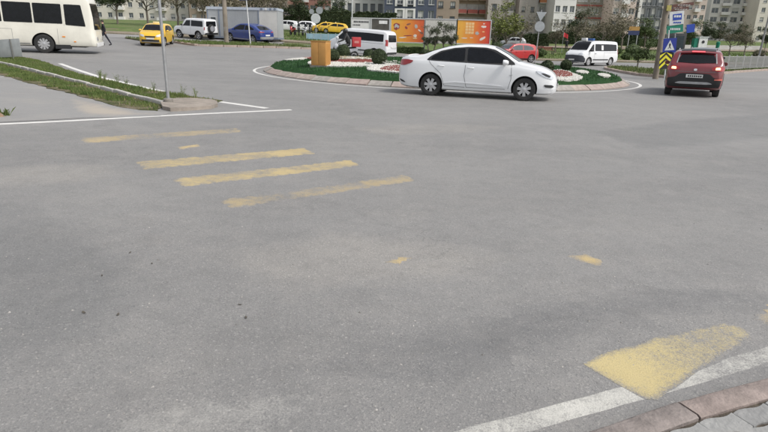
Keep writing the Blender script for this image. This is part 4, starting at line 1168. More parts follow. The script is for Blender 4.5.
# ---- vans
def van(name, label, dark_front=False, win=None):
    t, body, patch = make_vehicle('van', name, label, 'van', WHITECAR, style='cover')
    win = win or GLASS
    for ax, s in (('R', -1), ('L', 1)):
        patch('side_window', [(.98, 1.14), (.95, 1.70), (1.10, 1.68), (1.62, 1.20), (1.64, 1.14)], ax, win, .007, 1)
        patch('side_window', [(-2.18, 1.20), (-2.15, 1.70), (-1.0, 1.73), (.78, 1.72), (.82, 1.18), (-.6, 1.18)], ax, win, .007, 1)
        seams(patch, [((.90, 1.74), (.90, .34)), ((1.62, 1.1), (1.55, .75)), ((-.42, 1.12), (-.42, .34))], ax)
        patch('door_rail', rect(-2.2, -.45, 1.05, 1.07), ax, SEAM, .004, 0, 0)
        patch('tail_light', [(-2.46, .92), (-2.44, 1.35), (-2.37, 1.35), (-2.36, .92)], ax, REDLENS, .014, 1)
        patch('side_moulding', rect(-1.05, 1.06, .46, .54), ax, BLACK, .012, 0)
        handle(t, .78, s * .965, .98, BLACK, s)
    for s in (1, -1):
        patch('tail_light', [(s * a, b) for a, b in [(.78, .92), (.78, 1.35), (.87, 1.35), (.88, .92)]], 'B', REDLENS, .014, 1)
        patch('headlight', [(s * a, b) for a, b in [(.48, .86), (.55, 1.0), (.80, 1.02), (.80, .84)]], 'F', CLEARLENS, .014, 1)
    patch('rear_window', [(-.70, 1.20), (-.66, 1.68), (.66, 1.68), (.70, 1.20)], 'B', win, .008, 1)
    patch('licence_plate', rect(-.26, .26, .80, .92), 'B', PLATE, .02, 0); patch('lower_bumper', rect(-.84, .84, .34, .48), 'B', BLACK, .02, 1)
    patch('windscreen', [(1.02, -.62), (1.2, -.70), (1.78, -.80), (1.84, 0), (1.78, .80), (1.2, .70), (1.02, .62), (.98, 0)], 'T', win, .008)
    if dark_front:
        patch('front_bumper', [(-.84, .34), (-.88, .62), (-.84, .80), (-.46, .84), (0, .86), (.46, .84), (.84, .80), (.88, .62), (.84, .34), (0, .30)], 'F', M('dark_bumper', (.03, .033, .042), .5), .018, 1, .03)
        patch('licence_plate', rect(-.26, .26, .44, .55), 'F', PLATE, .032, 0)
        for ax in 'RL': patch('bumper_side', [(2.02, .30), (2.02, .58), (2.2, .72), (2.36, .76), (2.45, .5), (2.4, .32)], ax, MATS['dark_bumper'], .012, 1)
    else:
        patch('grille', rect(-.44, .44, .74, .90), 'F', BLACK, .014, 1); patch('lower_grille', rect(-.6, .6, .38, .54), 'F', BLACK, .014, 1)
    mirrors(t, 1.5, .95, 1.22, BLACK if dark_front else WHITECAR, 1.2)
    return t, patch
t, patch = van('white_minibus', 'white minibus on the far side of the roundabout, left of the billboards')
g = AT(361, 50, 43.5); put(t, x=g.x, y=43.5, rz=R_(180 - 24))
t, patch = van('white_van', 'white van with dark front bumper and blue roof beacon near the park', True)
for ax in ('R', 'L'): patch('window_sticker', [(-.30, 1.25), (-.30, 1.62), (-.02, 1.62), (-.02, 1.25)], ax, WHITEP, .012, 0, .003)
MB().box((.72, .36, 2.07), (.26, .5, .16)).build('beacon', M('blue_beacon', (.03, .10, .30), .3), t, bevel=.03)
MB().box((.72, -.28, 2.08), (.26, .44, .20)).build('roof_box', WHITEP, t, bevel=.03)
g = AT(590, 62, 48.3); put(t, x=g.x, y=48.3, rz=R_(180 + 36))
# ---- far red SUV behind the white saloon
t, body, patch = make_vehicle('suv', 'far_red_suv', 'bright red SUV behind the bonnet of the white saloon', 'car', REDCAR2)
suv_detail(t, patch, REDCAR2, GLASS_L, full=False)
patch('black_roof', [(-1.6, -.5), (-1.6, .5), (.4, .5), (.4, -.5)], 'T', BLACK, .008, 1)
g = AT(513, 60, 51.5); put(t, x=g.x, y=51.5, rz=R_(180 + 24))
# ---- the bus
t, body, patch = make_vehicle('bus', 'white_bus', 'cream white bus side-on at the left edge of the picture', 'bus', BUSP, style='steel')
for ax, s in (('R', -1), ('L', 1)):
    for k in range(6):
        x0 = -4.8 + k * 1.42; patch('side_window', rect(x0, x0 + 1.34, 1.55, 2.55), ax, GLASS, .007, 1)
    patch('side_window', [(3.78, 1.5), (3.78, 2.55), (4.6, 2.55), (4.75, 1.45)], ax, GLASS, .007, 1)
    patch('side_window', rect(3.74 - .03, 3.74, 1.5, 2.5), ax, BUSP, .01, 0)
    patch('skirt_trim', rect(-5.0, 1.98, .46, .50), ax, SEAM, .006, 0, .01)
    patch('side_marker', rect(3.55, 3.70, .86, .92), ax, M('amber', (.7, .25, .03), .3), .012, 0); patch('side_marker', rect(4.1, 4.2, .62, .68), ax, MATS['amber'], .012, 0)
    seams(patch, [((3.35, .5), (3.35, 1.3)), ((1.2, .5), (1.2, 1.2)), ((-.6, .5), (-.6, 1.2)), ((1.2, 1.2), (-.6, 1.2))], ax)
patch('windscreen', [(-1.0, 1.3), (-.98, 2.65), (.98, 2.65), (1.0, 1.3)], 'F', GLASS, .01, 1)
for s in (1, -1): patch('headlight', [(s * a, b) for a, b in [(.55, .72), (.55, .92), (.90, .94), (.90, .74)]], 'F', CLEARLENS, .014, 1)
patch('front_bumper', rect(-.98, .98, .42, .62), 'F', WHITEP, .03, 1)
MB().b2((-4.8, -.9, .34), (4.6, .9, .5)).build('underbody', BLACK, t)
MB().b2((3.15, -1.16, .25), (3.9, -.9, .48)).build('step_box', BLACK, t)
g = G(46, 53); by = R_(17)
put(t, x=g.x - 2.62 * math.cos(by) - 1.05 * math.sin(by), y=g.y - 2.62 * math.sin(by) + 1.05 * math.cos(by), rz=by)
# ---- parked cars far behind
def far_car(px, py, d, rz, paint, name, label, kind='hatch'):
    t, body, patch = make_vehicle(kind, name, label, 'car', paint, group='cars parked far behind')
    for ax in 'RL':
        patch('side_window', [(-.40, 1.0), (-.42, 1.38), (-1.2, 1.30), (-1.4, 1.05)], ax, GLASS); patch('side_window', [(-.32, 1.0), (-.34, 1.385), (.2, 1.36), (.82, 1.02)], ax, GLASS)
    patch('windscreen', [(.42, -.50), (.50, -.58), (1.08, -.70), (1.13, 0), (1.08, .70), (.50, .58), (.42, .5)], 'T', GLASS, .008)
    patch('rear_window', [(-.55, 1.12), (-.48, 1.34), (.48, 1.34), (.55, 1.12)], 'B', GLASS, .008, 1)
    g = AT(px, py, d); put(t, x=g.x, y=d, rz=R_(rz))
far_car(286, 28, 84, 175, WHITECAR, 'parked_car', 'white parked car right of the container, beyond the grass')
far_car(303, 29, 88, 190, WHITECAR, 'parked_car', 'white parked car behind the parked motorcycles')
far_car(513, 36, 92, 178, SILVER, 'parked_car', 'pale parked car behind the yellow-green tree')
for k, (px, d) in enumerate([(325, 87), (334.5, 86)]):
    t = taxi('parked_taxi', ['yellow taxi parked left of its twin, beyond the blue barrier', 'yellow taxi parked right of its twin, behind the white minibus'][k], 'taxis parked far behind'); g = AT(px, 30, d); put(t, x=g.x, y=d, rz=R_(184))

# ================================================================== PEOPLE AND MOTORCYCLES
SKINM = M('skin', (.42, .26, .19), .6); HAIR = M('hair', (.02, .016, .013), .7)
def skin_body(name, joints, edges, radii, root, mats, pick, loc, rz, label, scale=1.0):
    me = bpy.data.meshes.new(name); keys = list(joints)
    me.from_pydata([joints[k] for k in keys], [(keys.index(a), keys.index(b)) for a, b in edges], []); me.update()
    tmp = bpy.data.objects.new('tmp', me); C.objects.link(tmp)
    tmp.modifiers.new('s', 'SKIN'); sv = me.skin_vertices[0].data
    for i, k in enumerate(keys):
        r = radii[k]; sv[i].radius = r if isinstance(r, tuple) else (r, r); sv[i].use_root = (k == root)
    tmp.modifiers.new('sub', 'SUBSURF').levels = 2
    bpy.context.view_layer.update()
    out = bpy.data.meshes.new_from_object(tmp.evaluated_get(bpy.context.evaluated_depsgraph_get()))
    bpy.data.objects.remove(tmp); bpy.data.meshes.remove(me)
    for mt in mats: out.materials.append(mt)
    for p in out.polygons: p.use_smooth = True; p.material_index = pick(p.center)
    o = link(name, out); o.location = loc; o.rotation_euler = (0, 0, rz); o.scale = (scale,) * 3
    return tag(o, label, 'person')
def arm(J, E, Rr, s, sh, el, wr_, open_=.0):
    J[f'sh{s}'], J[f'el{s}'], J[f'wr{s}'] = sh, el, wr_
    Rr[f'sh{s}'], Rr[f'el{s}'], Rr[f'wr{s}'] = .06, .045, .033
    E += [('chest', f'sh{s}'), (f'sh{s}', f'el{s}'), (f'el{s}', f'wr{s}')]
    d = (Vector(wr_) - Vector(el)).normalized(); side = Vector((0, 1 if s == 'L' else -1, 0))
    p = Vector(wr_) + d * .07; J[f'pa{s}'] = tuple(p); Rr[f'pa{s}'] = (.034, .02); E.append((f'wr{s}', f'pa{s}'))
    perp = d.cross(side).normalized() if d.cross(side).length > .1 else Vector((1, 0, 0))
    for k, l in enumerate((.062, .075, .07, .055)):
        q = p + perp * (.028 - k * .019) + d * l * .55; q2 = q + d * l * .5 - side * .015
        J[f'f{k}{s}'], J[f'g{k}{s}'] = tuple(q), tuple(q2); Rr[f'f{k}{s}'] = .009; Rr[f'g{k}{s}'] = .008; E += [(f'pa{s}', f'f{k}{s}'), (f'f{k}{s}', f'g{k}{s}')]
    th = Vector(wr_) + d * .03 + perp * .045; J[f'th{s}'] = tuple(th); Rr[f'th{s}'] = .01; J[f'ti{s}'] = tuple(th + d * .035); Rr[f'ti{s}'] = .009; E += [(f'wr{s}', f'th{s}'), (f'th{s}', f'ti{s}')]
def head_parts(o, c, face=1):
    b = MB(); c = Vector(c)
    prof = [(.0, .115), (.05, .108), (.085, .07), (.098, .02), (.096, -.02), (.085, -.05)]
    n = 14; v = []
    for r, z in prof:
        for k in range(n):
            a = 6.283 * k / n; v.append(c + Vector((math.cos(a) * r * 1.08 - .012, math.sin(a) * r, z + .01 + (0.035 if math.cos(a) > .5 and z < .03 else 0))))
    b.add(v, [(i * n + k, i * n + (k + 1) % n, (i + 1) * n + (k + 1) % n, (i + 1) * n + k) for i in range(5) for k in range(n)])
    b.build('hair', HAIR, o, True)
    for s in (-1, 1):
        MB().lathe([(.002, -.006), (.011, 0), (.002, .006)], 'x', 8, c + Vector((.088, s * .032, 0))).build('eye', BLACK, o, True)
        MB().lathe([(.006, -.012), (.024, 0), (.006, .012)], 'y', 8, c + Vector((0, s * .09, -.01))).build('ear', SKINM, o, True)
    MB().add([c + Vector(p) for p in ((.088, -.012, -.035), (.088, .012, -.035), (.118, 0, -.035), (.09, 0, .01))], [(0, 1, 2), (0, 2, 3), (1, 3, 2), (0, 3, 1)]).build('nose', SKINM, o)
    MB().box(c + Vector((.084, 0, -.062)), (.012, .045, .01)).build('mouth', M('lips', (.3, .12, .10), .6), o)
def walker(loc, rz, label, top, trousers, phase=.25, h=1.75):
    J = dict(pelvis=(0, 0, .95), waist=(0, 0, 1.1), chest=(.01, 0, 1.38), neck=(.02, 0, 1.52), head=(.04, 0, 1.62), crown=(.04, 0, 1.72))
    Rr = dict(pelvis=(.15, .11), waist=(.135, .10), chest=(.17, .115), neck=.055, head=(.085, .095), crown=(.065, .07))
    E = [('pelvis', 'waist'), ('waist', 'chest'), ('chest', 'neck'), ('neck', 'head'), ('head', 'crown')]
    for s, y, f in (('L', .09, phase), ('R', -.09, -phase)):
        J.update({f'hip{s}': (0, y, .88), f'kn{s}': (f * .75 + .03, y, .50), f'an{s}': (f * 1.2 - .04, y, .09), f'to{s}': (f * 1.2 + .14, y * 1.1, .045)})
        Rr.update({f'hip{s}': .092, f'kn{s}': .062, f'an{s}': .045, f'to{s}': (.04, .03)})
        E += [('pelvis', f'hip{s}'), (f'hip{s}', f'kn{s}'), (f'kn{s}', f'an{s}'), (f'an{s}', f'to{s}')]
        arm(J, E, Rr, s, (0, y * 2.1, 1.43), (-f * .35, y * 2.5, 1.15), (-f * .6 + .08, y * 2.5, .92))
    def pick(c):
        if c.z > 1.49 or (abs(c.y) > .19 and c.z < .93): return 2
        if c.z > .93: return 0
        return 3 if c.z < .09 else 1
    o = skin_body('person', J, E, Rr, 'pelvis', [top, trousers, SKINM, BLACK], pick, loc, rz, label, h / 1.75)
    head_parts(o, (.045, 0, 1.635))
    return o
NAVY = M('dark_cloth', (.018, .020, .030), .9, var=.3); NAVY2 = M('charcoal_cloth', (.03, .03, .034), .9, var=.3); GREYC = M('grey_cloth', (.2, .2, .21), .9)
g = G(99.5, 46); walker(g, R_(200), 'person in dark clothes walking just beyond the end of the bus', NAVY, NAVY2, .22)
g = G(105.5, 45.6); walker(g, R_(205), 'second walker in dark clothes, right of the one by the bus', NAVY2, NAVY, .30, 1.68)
g = AT(566, 50, 78); walker(on(g.x, 78), R_(80), 'person in dark clothes standing on the grass near the red banner', NAVY, NAVY2, .1)

def motorcycle(loc, rz, label, paint, group=None, box=None, fairing=None):
    t = thing('motorcycle', label, 'motorcycle', loc, rz, group)
    for x in (-.62, .66):
        w_ = MB().lathe([(.10, -.04), (.12, 0), (.10, .04)], 'y', 16).build('wheel', BLACK, t, True); w_.location = (x, 0, .29)
        n = 28; v = []
        for k in range(n):
            a = 6.283 * k / n
            for q in range(6):
                b_ = 6.283 * q / 6; r = .235 + .055 * math.cos(b_); v.append((r * math.cos(a), .055 * math.sin(b_), r * math.sin(a)))
        MB().add(v, [(k * 6 + q, k * 6 + (q + 1) % 6, ((k + 1) % n) * 6 + (q + 1) % 6, ((k + 1) % n) * 6 + q) for k in range(n) for q in range(6)]).build('tyre', RUBBER, w_, True)
        b = MB()
        for k in range(8): a = k * .785; b.tube([(0, 0, 0), (.19 * math.cos(a), 0, .19 * math.sin(a))], .012, 4)
        b.build('rim', ALLOY, w_)
    MB().tube([(.62, -.0, .30), (.50, 0, .75), (.42, 0, 1.0)], [.035, .035, .03], 8).build('fork', GALV, t, True)
    def loft(secs):
        v = []; n = 10
        for x, z, hw, hh in secs:
            for k in range(n): a = 6.283 * k / n; v.append((x, hw * math.cos(a), z + hh * math.sin(a)))
        return MB().add(v, [(i * n + k, i * n + (k + 1) % n, (i + 1) * n + (k + 1) % n, (i + 1) * n + k) for i in range(len(secs) - 1) for k in range(n)] + [tuple(range(n)), tuple(range((len(secs) - 1) * n, len(secs) * n))])
    loft([(-.85, .68, .05, .05), (-.6, .66, .13, .12), (-.2, .55, .15, .18), (.15, .42, .13, .15), (.35, .5, .12, .14), (.46, .72, .10, .16)]).build('body', paint, t, True)
    loft([(.36, .62, .08, .14), (.50, .78, .17, .26), (.60, .86, .14, .20), (.70, .80, .04, .07)]).build('fairing', fairing or paint, t, True)
    loft([(-.75, .80, .05, .03), (-.55, .80, .14, .05), (-.1, .76, .15, .05), (.12, .72, .10, .03)]).build('seat', BLACK, t, True)
    MB().tube([(.34, -.34, 1.02), (.42, -.12, .98), (.42, .12, .98), (.34, .34, 1.02)], .016, 8).build('handlebar', BLACK, t, True)
    loft([(.70, .78, .03, .03), (.72, .80, .09, .07)]).build('headlight', CLEARLENS, t, True)
    MB().add([(.50, -.17, 1.0), (.50, .17, 1.0), (.40, .14, 1.28), (.40, -.14, 1.28)], [(0, 1, 2, 3)]).build('windshield', GLASS_L, t)
    for s in (-1, 1): MB().lathe([(.01, -.01), (.055, 0), (.01, .01)], 'x', 10, (.38, s * .30, 1.16)).build('mirror', BLACK, t)
    MB().tube([(-.1, -.14, .32), (-.5, -.16, .32), (-.85, -.17, .40)], [.03, .045, .05], 8).build('exhaust', CHROME, t, True)
    if box:
        MB().box((-.74, 0, 1.15), (.58, .58, .62)).build('delivery_box', box, t, bevel=.04)
        MB().box((-.74, .293, 1.15), (.30, .006, .14)).build('box_lettering', M('pale_red', (.55, .22, .20), .5), t)
    return t
g = AT(345.0, 53, 38.4)
base = on(g.x, 38.4)
mrz = R_(180 + 10)
motorcycle(base, mrz, 'white-fronted courier motorcycle with red delivery box before the white minibus', M('white_fairing', (.62, .63, .66), .4), None, M('delivery_red', (.46, .04, .045), .45))
J = dict(pelvis=(-.22, 0, .90), waist=(-.20, 0, 1.06), chest=(-.10, 0, 1.34), neck=(-.05, 0, 1.47), head=(-.01, 0, 1.58), crown=(-.01, 0, 1.68))
Rr = dict(pelvis=(.21, .20), waist=(.22, .20), chest=(.25, .22), neck=.08, head=(.12, .13), crown=(.10, .11))
E = [('pelvis', 'waist'), ('waist', 'chest'), ('chest', 'neck'), ('neck', 'head'), ('head', 'crown')]
for s, y in (('L', .12), ('R', -.12)):
    J.update({f'hip{s}': (-.2, y, .86), f'kn{s}': (.22, y * 1.6, .78), f'an{s}': (.06, y * 1.5, .36), f'to{s}': (.22, y * 1.5, .30)})
    Rr.update({f'hip{s}': .10, f'kn{s}': .07, f'an{s}': .05, f'to{s}': (.045, .035)})
    E += [('pelvis', f'hip{s}'), (f'hip{s}', f'kn{s}'), (f'kn{s}', f'an{s}'), (f'an{s}', f'to{s}')]
    arm(J, E, Rr, s, (-.08, y * 1.7, 1.40), (.08, y * 2.5, 1.14), (.28, y * 2.6, 1.05))
o = skin_body('person', J, E, Rr, 'pelvis', [BLACK, BLACK, BLACK, BLACK], lambda c: 2 if c.z > 1.5 else 0 if c.z > .95 else 1, base, mrz, 'courier in black riding the motorcycle with the red box', 1.12)
v = MB(); n = 12
for r, z in [(.02, .16), (.09, .14), (.135, .07), (.14, 0), (.125, -.08), (.10, -.12)]:
    for k in range(n): a = 6.283 * k / n; v.v.append((-.01 + math.cos(a) * r * 1.08, math.sin(a) * r, 1.62 + z))
v.f = [(i * n + k, i * n + (k + 1) % n, (i + 1) * n + (k + 1) % n, (i + 1) * n + k) for i in range(5) for k in range(n)]
v.build('helmet', M('helmet_black', (.02, .02, .022), .25), o, True)
for k, (px, d, mt, rz) in enumerate([(293, 66, REDCAR2, 120), (299, 65, DARKCAR, 100), (304.5, 66, SILVER, 80), (310, 64.5, DARKCAR, 95)]):
    g = AT(px, 36, d)
    motorcycle(on(g.x, d), R_(rz), ['red-bodied parked motorcycle, leftmost of the row right of the container', 'dark parked motorcycle beside the red one', 'silver parked motorcycle in the row behind the orange cabinet', 'dark parked motorcycle nearest the round white sign'][k], mt, 'motorcycles parked in a row')

# ================================================================== STREET FURNITURE
def pole(name, label, cat, base, h, r0, r1, mat, lean=(0, 0), n=12, group=None, foot=None):
    t = thing(name, label, cat, base, 0, group)
    t.rotation_euler = (lean[1], lean[0], 0)
    MB().tube([(0, 0, -.3), (0, 0, h * .5), (0, 0, h)], [r0, (r0 + r1) / 2, r1], n).build('shaft', mat, t, True, 50)
    if foot: MB().lathe([(foot, -.1), (foot, .03), (foot * .8, .05), (r0 * 1.02, .05)], 'z', 12).build('footing', CONC_DK, t, True, 40)
    return t
pole('bare_pole', 'bare slim grey steel pole standing on the verge tip', 'pole', G(168.3, 100.5, .1), 3.6, .035, .033, GALV, (-.0, 0), 10, None, .10)
t = pole('concrete_pole', 'thick weathered concrete utility pole left of the blue car', 'utility pole', on(*G(226.5, 41, .1).xy * (47.0 / G(226.5, 41, .1).y), .1), 8.5, .20, .13, M('pole_concrete', (.27, .235, .19), .9, var=.2, scale=2, dirt=.4, bump=.3))
MB().box((0, -.16, 1.1), (.2, .03, .3)).build('tag_plate', GALV, t)
g = AT(250.5, 43.5, 46.0)
t = pole('sign_post', 'pale thin post carrying a blue road sign above the blue car', 'road sign', on(g.x, 46.0, .1), 4.6, .045, .045, M('pale_post', (.55, .56, .56), .5), (-.05, 0))
SB = M('sign_blue', (.012, .05, .32), .4, var=.05)
MB().box((0, -.06, 4.0), (1.15, .03, 1.3)).build('sign_panel', SB, t, bevel=.012)
MB().box((0, -.08, 4.2), (.8, .01, .12)).build('sign_lettering', WHITEP, t)
# back of a traffic sign leaning on the verge
g = G(14, 58.5, .05); t = thing('fallen_sign', 'grey back of a square sign panel on a short post, before the bus', 'road sign', g, R_(8))
t.rotation_euler = (R_(-6), R_(-5), R_(6))
MB().box((-.12, 0, .45), (1.0, .025, .76)).build('sign_panel', M('sign_back', (.30, .315, .31), .45, .4, .12, 3, dirt=.35), t, bevel=.01)
MB().tube([(.0, -.04, -.15), (.0, -.04, .82)], .026, 8).build('post', M('dark_post', (.12, .12, .11), .7), t)
# orange utility cabinet on the island
ORG = M('cabinet_orange', (.47, .24, .065), .5, var=.10, scale=2.5, dirt=.12)
g = GI(321, 66.3); t = thing('orange_cabinet', 'tall orange utility cabinet standing on the island turf', 'cabinet', g, R_(-16))
k = (g.y ** 2 + g.x ** 2) ** .5 / FPX
W, H_ = 15.2 * g.y / FPX, 23.5 * g.y / FPX
MB().b2((-W / 2, -.26, .04), (W / 2, .26, H_ - .03)).build('casing', ORG, t, bevel=.012)
MB().b2((-W / 2 - .02, -.28, H_ - .032), (W / 2 + .02, .28, H_)).build('lid', M('cabinet_lid', (.46, .23, .06), .5), t, bevel=.01)
for kk in range(2):
    x0 = -W / 2 + .03 + kk * (W / 2 - .02)
    d = MB().b2((x0, -.272, .08), (x0 + W / 2 - .045, -.258, H_ - .07)).build('door', ORG, t, bevel=.004)
    MB().b2((x0 + (W / 2 - .075 if kk == 0 else .02), -.276, H_ * .5), (x0 + (W / 2 - .065 if kk == 0 else .03), -.271, H_ * .5 + .06)).build('handle', ORG, d)
for kk in range(5): MB().b2((W / 2 + .001, -.2 + kk * .08, .1), (W / 2 + .008, -.17 + kk * .08, H_ - .1)).build('rib', ORG, t)
MB().b2((-W / 2 - .04, -.3, -.08), (W / 2 + .04, .3, .04)).build('plinth', CONC_DK, t)
# grey container with a pale end section
CX = AT(246, 30, 53.6); t = thing('site_container', 'long grey office container with a pale panel at its right end', 'container', on(CX.x, 53.8, .05), R_(-2))
L = 65 * 53.6 / 548; hh = 2.75
CG = M('container_grey', (.31, .325, .335), .6, var=.06, scale=1.2, dirt=.25); CP = M('container_pale', (.52, .515, .49), .6, var=.05, scale=1.2, dirt=.2); CB = M('container_edge', (.16, .19, .24), .5)
MB().b2((-L / 2, -1.2, .22), (L / 2, 1.2, hh - .22)).build('body', CG, t)
x1 = L / 2 - .26 * L
MB().b2((x1, -1.215, .24), (L / 2 - .04, -1.2, hh - .23)).build('end_panel', CP, t)
MB().b2((-L / 2 - .03, -1.26, hh - .22), (L / 2 + .03, 1.26, hh)).build('roof_edge', M('container_rim', (.40, .44, .50), .5), t)
MB().b2((-L / 2 - .02, -1.24, .08), (L / 2 + .02, 1.24, .22)).build('base_rail', CB, t)
for x in (-L / 2 + .04, -L / 2 + .17 * L, x1 - .05): MB().b2((x - .05, -1.235, .22), (x + .05, -1.2, hh - .22)).build('corner_post', CB, t)
for kk in range(22):
    xx = -L / 2 + .2 * L + kk * (.52 * L / 22); MB().b2((xx, -1.212, .25), (xx + .06, -1.2, hh - .24)).build('rib', CG, t)
w_ = MB().b2((-L / 2 + .25, -1.22, 1.0), (-L / 2 + .85, -1.2, 1.95)).build('window', M('blind', (.38, .39, .39), .5), t); MB().b2((-L / 2 + .33, -1.232, 1.1), (-L / 2 + .77, -1.221, 1.85)).build('pane', GLASS_L, w_)
for kk in range(4): MB().lathe([(.10, 0), (.10, .03)], 'y', 14, (x1 + .25 + kk * .4, -1.29, hh - .11)).build('roof_badge', WHITEP if kk == 1 else CB, t)
for x in (-L / 2 + .4, 0, L / 2 - .4): MB().b2((x - .15, -1.0, -.3), (x + .15, 1.0, .08)).build('foot_block', CONC_DK, t)

# ---- billboards and panels in one row
def bb_print(name, stops, seed):
    mt, tt, b = principled(name); co = nn(tt, 'TexCoord').outputs['Object']
    sx = nn(tt, 'SeparateXYZ'); tt.links.new(co, sx.inputs[0])
    n_ = noise_tex(tt, co, .9, 3); f = mathn(tt, 'ADD', mathn(tt, 'MULTIPLY', sx.outputs[0], .26), mathn(tt, 'MULTIPLY', n_, .35))
    tt.links.new(ramp_node(tt, mathn(tt, 'ADD', f, .33), stops), b.inputs['Base Color']); b.inputs['Roughness'].default_value = .45
    return mt
FR = M('billboard_frame', (.46, .465, .46), .5, .2, .08, 3)
BD = 55.0
def bpt(px, py): return AT(px, py, BD)
def billboard(px0, px1, pyt, pyb, label, mat, name='billboard', posts=True, cat='billboard'):
    a, b = bpt(px0, pyt), bpt(px1, pyb); cx = (a.x + b.x) / 2; base = on(cx, BD); wv = b.x - a.x; z0, z1 = b.z - base.z, bpt((px0 + px1) / 2, pyt).z - base.z
    z0 = bpt((px0 + px1) / 2, pyb).z - base.z
    t = thing(name, label, cat, base)
    f = .09
    p = MB().b2((-wv / 2 + f, -.03, z0 + f), (wv / 2 - f, .05, z1 - f)).build('poster', mat, t)
    for q in ((-wv / 2, wv / 2, z0, z0 + f), (-wv / 2, wv / 2, z1 - f, z1)): MB().b2((q[0], -.07, q[2]), (q[1], .09, q[3])).build('frame_rail', FR, t)
    for s in (-1, 1):
        x = s * (wv / 2 - f / 2); MB().b2((x - f / 2, -.068, z0 + f), (x + f / 2, .088, z1 - f)).build('frame_stile', FR, t)
        if posts: MB().b2((x - .05, -.05, -.3), (x + .05, .07, z0)).build('post', FR, t)
    return t, wv, z0, z1
OR1 = bb_print('poster_orange', [(.2, (.66, .35, .04)), (.5, (.66, .24, .03)), (.85, (.55, .10, .03))], 1)
OR2 = bb_print('poster_red', [(.2, (.70, .36, .05)), (.5, (.68, .20, .03)), (.85, (.55, .05, .03))], 2)
def blob(t, x, z, rx, rz, mat, y=-.036, n=16, rot=0, name='poster_print', jag=.2, seed=0):
    r = random.Random(seed); v = []
    for k in range(n):
        a = 6.283 * k / n; q = 1 + r.uniform(-jag, jag); u, w2 = rx * math.cos(a) * q, rz * math.sin(a) * q
        v.append((x + u * math.cos(rot) - w2 * math.sin(rot), y, z + u * math.sin(rot) + w2 * math.cos(rot)))
    v2 = [(p[0], y + .006, p[2]) for p in v]
    MB().add(v + v2, [tuple(range(n))] + [(k, (k + 1) % n, n + (k + 1) % n, n + k) for k in range(n)]).build(name, mat, t)
PW = M('print_white', (.66, .62, .56), .5); PR = M('print_darkred', (.25, .04, .04), .5); PGy = M('print_grey', (.38, .38, .36), .5); PP = M('print_pale_orange', (.72, .48, .22), .5); PDk = M('print_brown', (.20, .09, .06), .5)
t, wv, z0, z1 = billboard(390.5, 424.5, 18.2, 43, 'orange billboard with red round emblem, directly right of the white minibus', OR1)
hz = z1 - z0; U = lambda u: (u - .5) * wv; V = lambda q: z0 + q * hz
blob(t, U(.18), V(.66), .30, .32, PR, seed=1); blob(t, U(.18), V(.66), .19, .2, PGy, -.043, seed=2); blob(t, U(.18), V(.60), .10, .08, PR, -.05, seed=9)
blob(t, U(.46), V(.62), .16, .10, PR, rot=-.9, seed=3); blob(t, U(.52), V(.76), .2, .07, PDk, rot=.3, seed=33); blob(t, U(.74), V(.68), .14, .2, PGy, seed=4); blob(t, U(.9), V(.42), .16, .09, PDk, rot=-.4, seed=5)
blob(t, U(.36), V(.22), .34, .05, PW, rot=.08, seed=6); blob(t, U(.5), V(.30), .42, .045, PR, rot=.08, seed=16); blob(t, U(.72), V(.3), .18, .14, PW, seed=7); blob(t, U(.72), V(.2), .22, .06, PP, -.043, seed=8); blob(t, U(.84), V(.52), .16, .06, PW, rot=-.5, seed=18)
t, wv, z0, z1 = billboard(457, 490, 19.5, 44.5, 'orange-red billboard with pale square print, right of the two olive trees', OR2)
hz = z1 - z0
for i in range(4):
    for j in range(3): MB().b2((U(.26 + j * .085), -.037, V(.42 + i * .12)), (U(.26 + j * .085 + .072), -.03, V(.42 + i * .12 + .10))).build('poster_print', PP, t)
blob(t, U(.78), V(.72), .26, .10, PW, seed=21); blob(t, U(.78), V(.84), .09, .05, PW, seed=24); blob(t, U(.6), V(.46), .17, .15, PGy, seed=22); blob(t, U(.76), V(.24), .30, .12, PW, rot=.5, seed=23); blob(t, U(.24), V(.25), .28, .04, PW, seed=25); blob(t, U(.45), V(.27), .16, .03, PW, seed=26); blob(t, U(.78), V(.52), .12, .05, PP, seed=27)
billboard(425, 456.5, 18.6, 43.5, 'blank off-white hoarding panel behind the olive trees between the orange billboards', M('blank_panel', (.52, .51, .47), .7, var=.08, scale=1, dirt=.3), 'hoarding_panel', True, 'panel')
t, wv, z0, z1 = billboard(371, 390, 18.0, 31, 'dark panel above the white minibus, left of the orange billboard', M('dark_panel', (.07, .065, .055), .6, var=.3, scale=2), 'hoarding_panel', True, 'panel')
MB().b2((U(.42), -.045, z0 + .55 * (z1 - z0)), (U(.85), -.031, z0 + .8 * (z1 - z0))).build('white_strip', WHITEP, t)
t, wv, z0, z1 = billboard(351, 370.5, 17.5, 31, 'white signboard with two dark text lines behind the white minibus roof', M('white_board', (.60, .60, .58), .6, var=.05), 'signboard', True, 'sign')
r = random.Random(2); x = -wv * .36
while x < wv * .36:
    w2 = r.uniform(.05, .12); MB().b2((x, -.045, z0 + .62 * (z1 - z0)), (x + w2, -.031, z0 + .74 * (z1 - z0))).build('lettering', NAVY2, t); x += w2 + .04
x = -wv * .40
while x < -wv * .05:
    w2 = r.uniform(.05, .1); MB().b2((x, -.045, z0 + .40 * (z1 - z0)), (x + w2, -.031, z0 + .49 * (z1 - z0))).build('lettering', NAVY2, t); x += w2 + .04
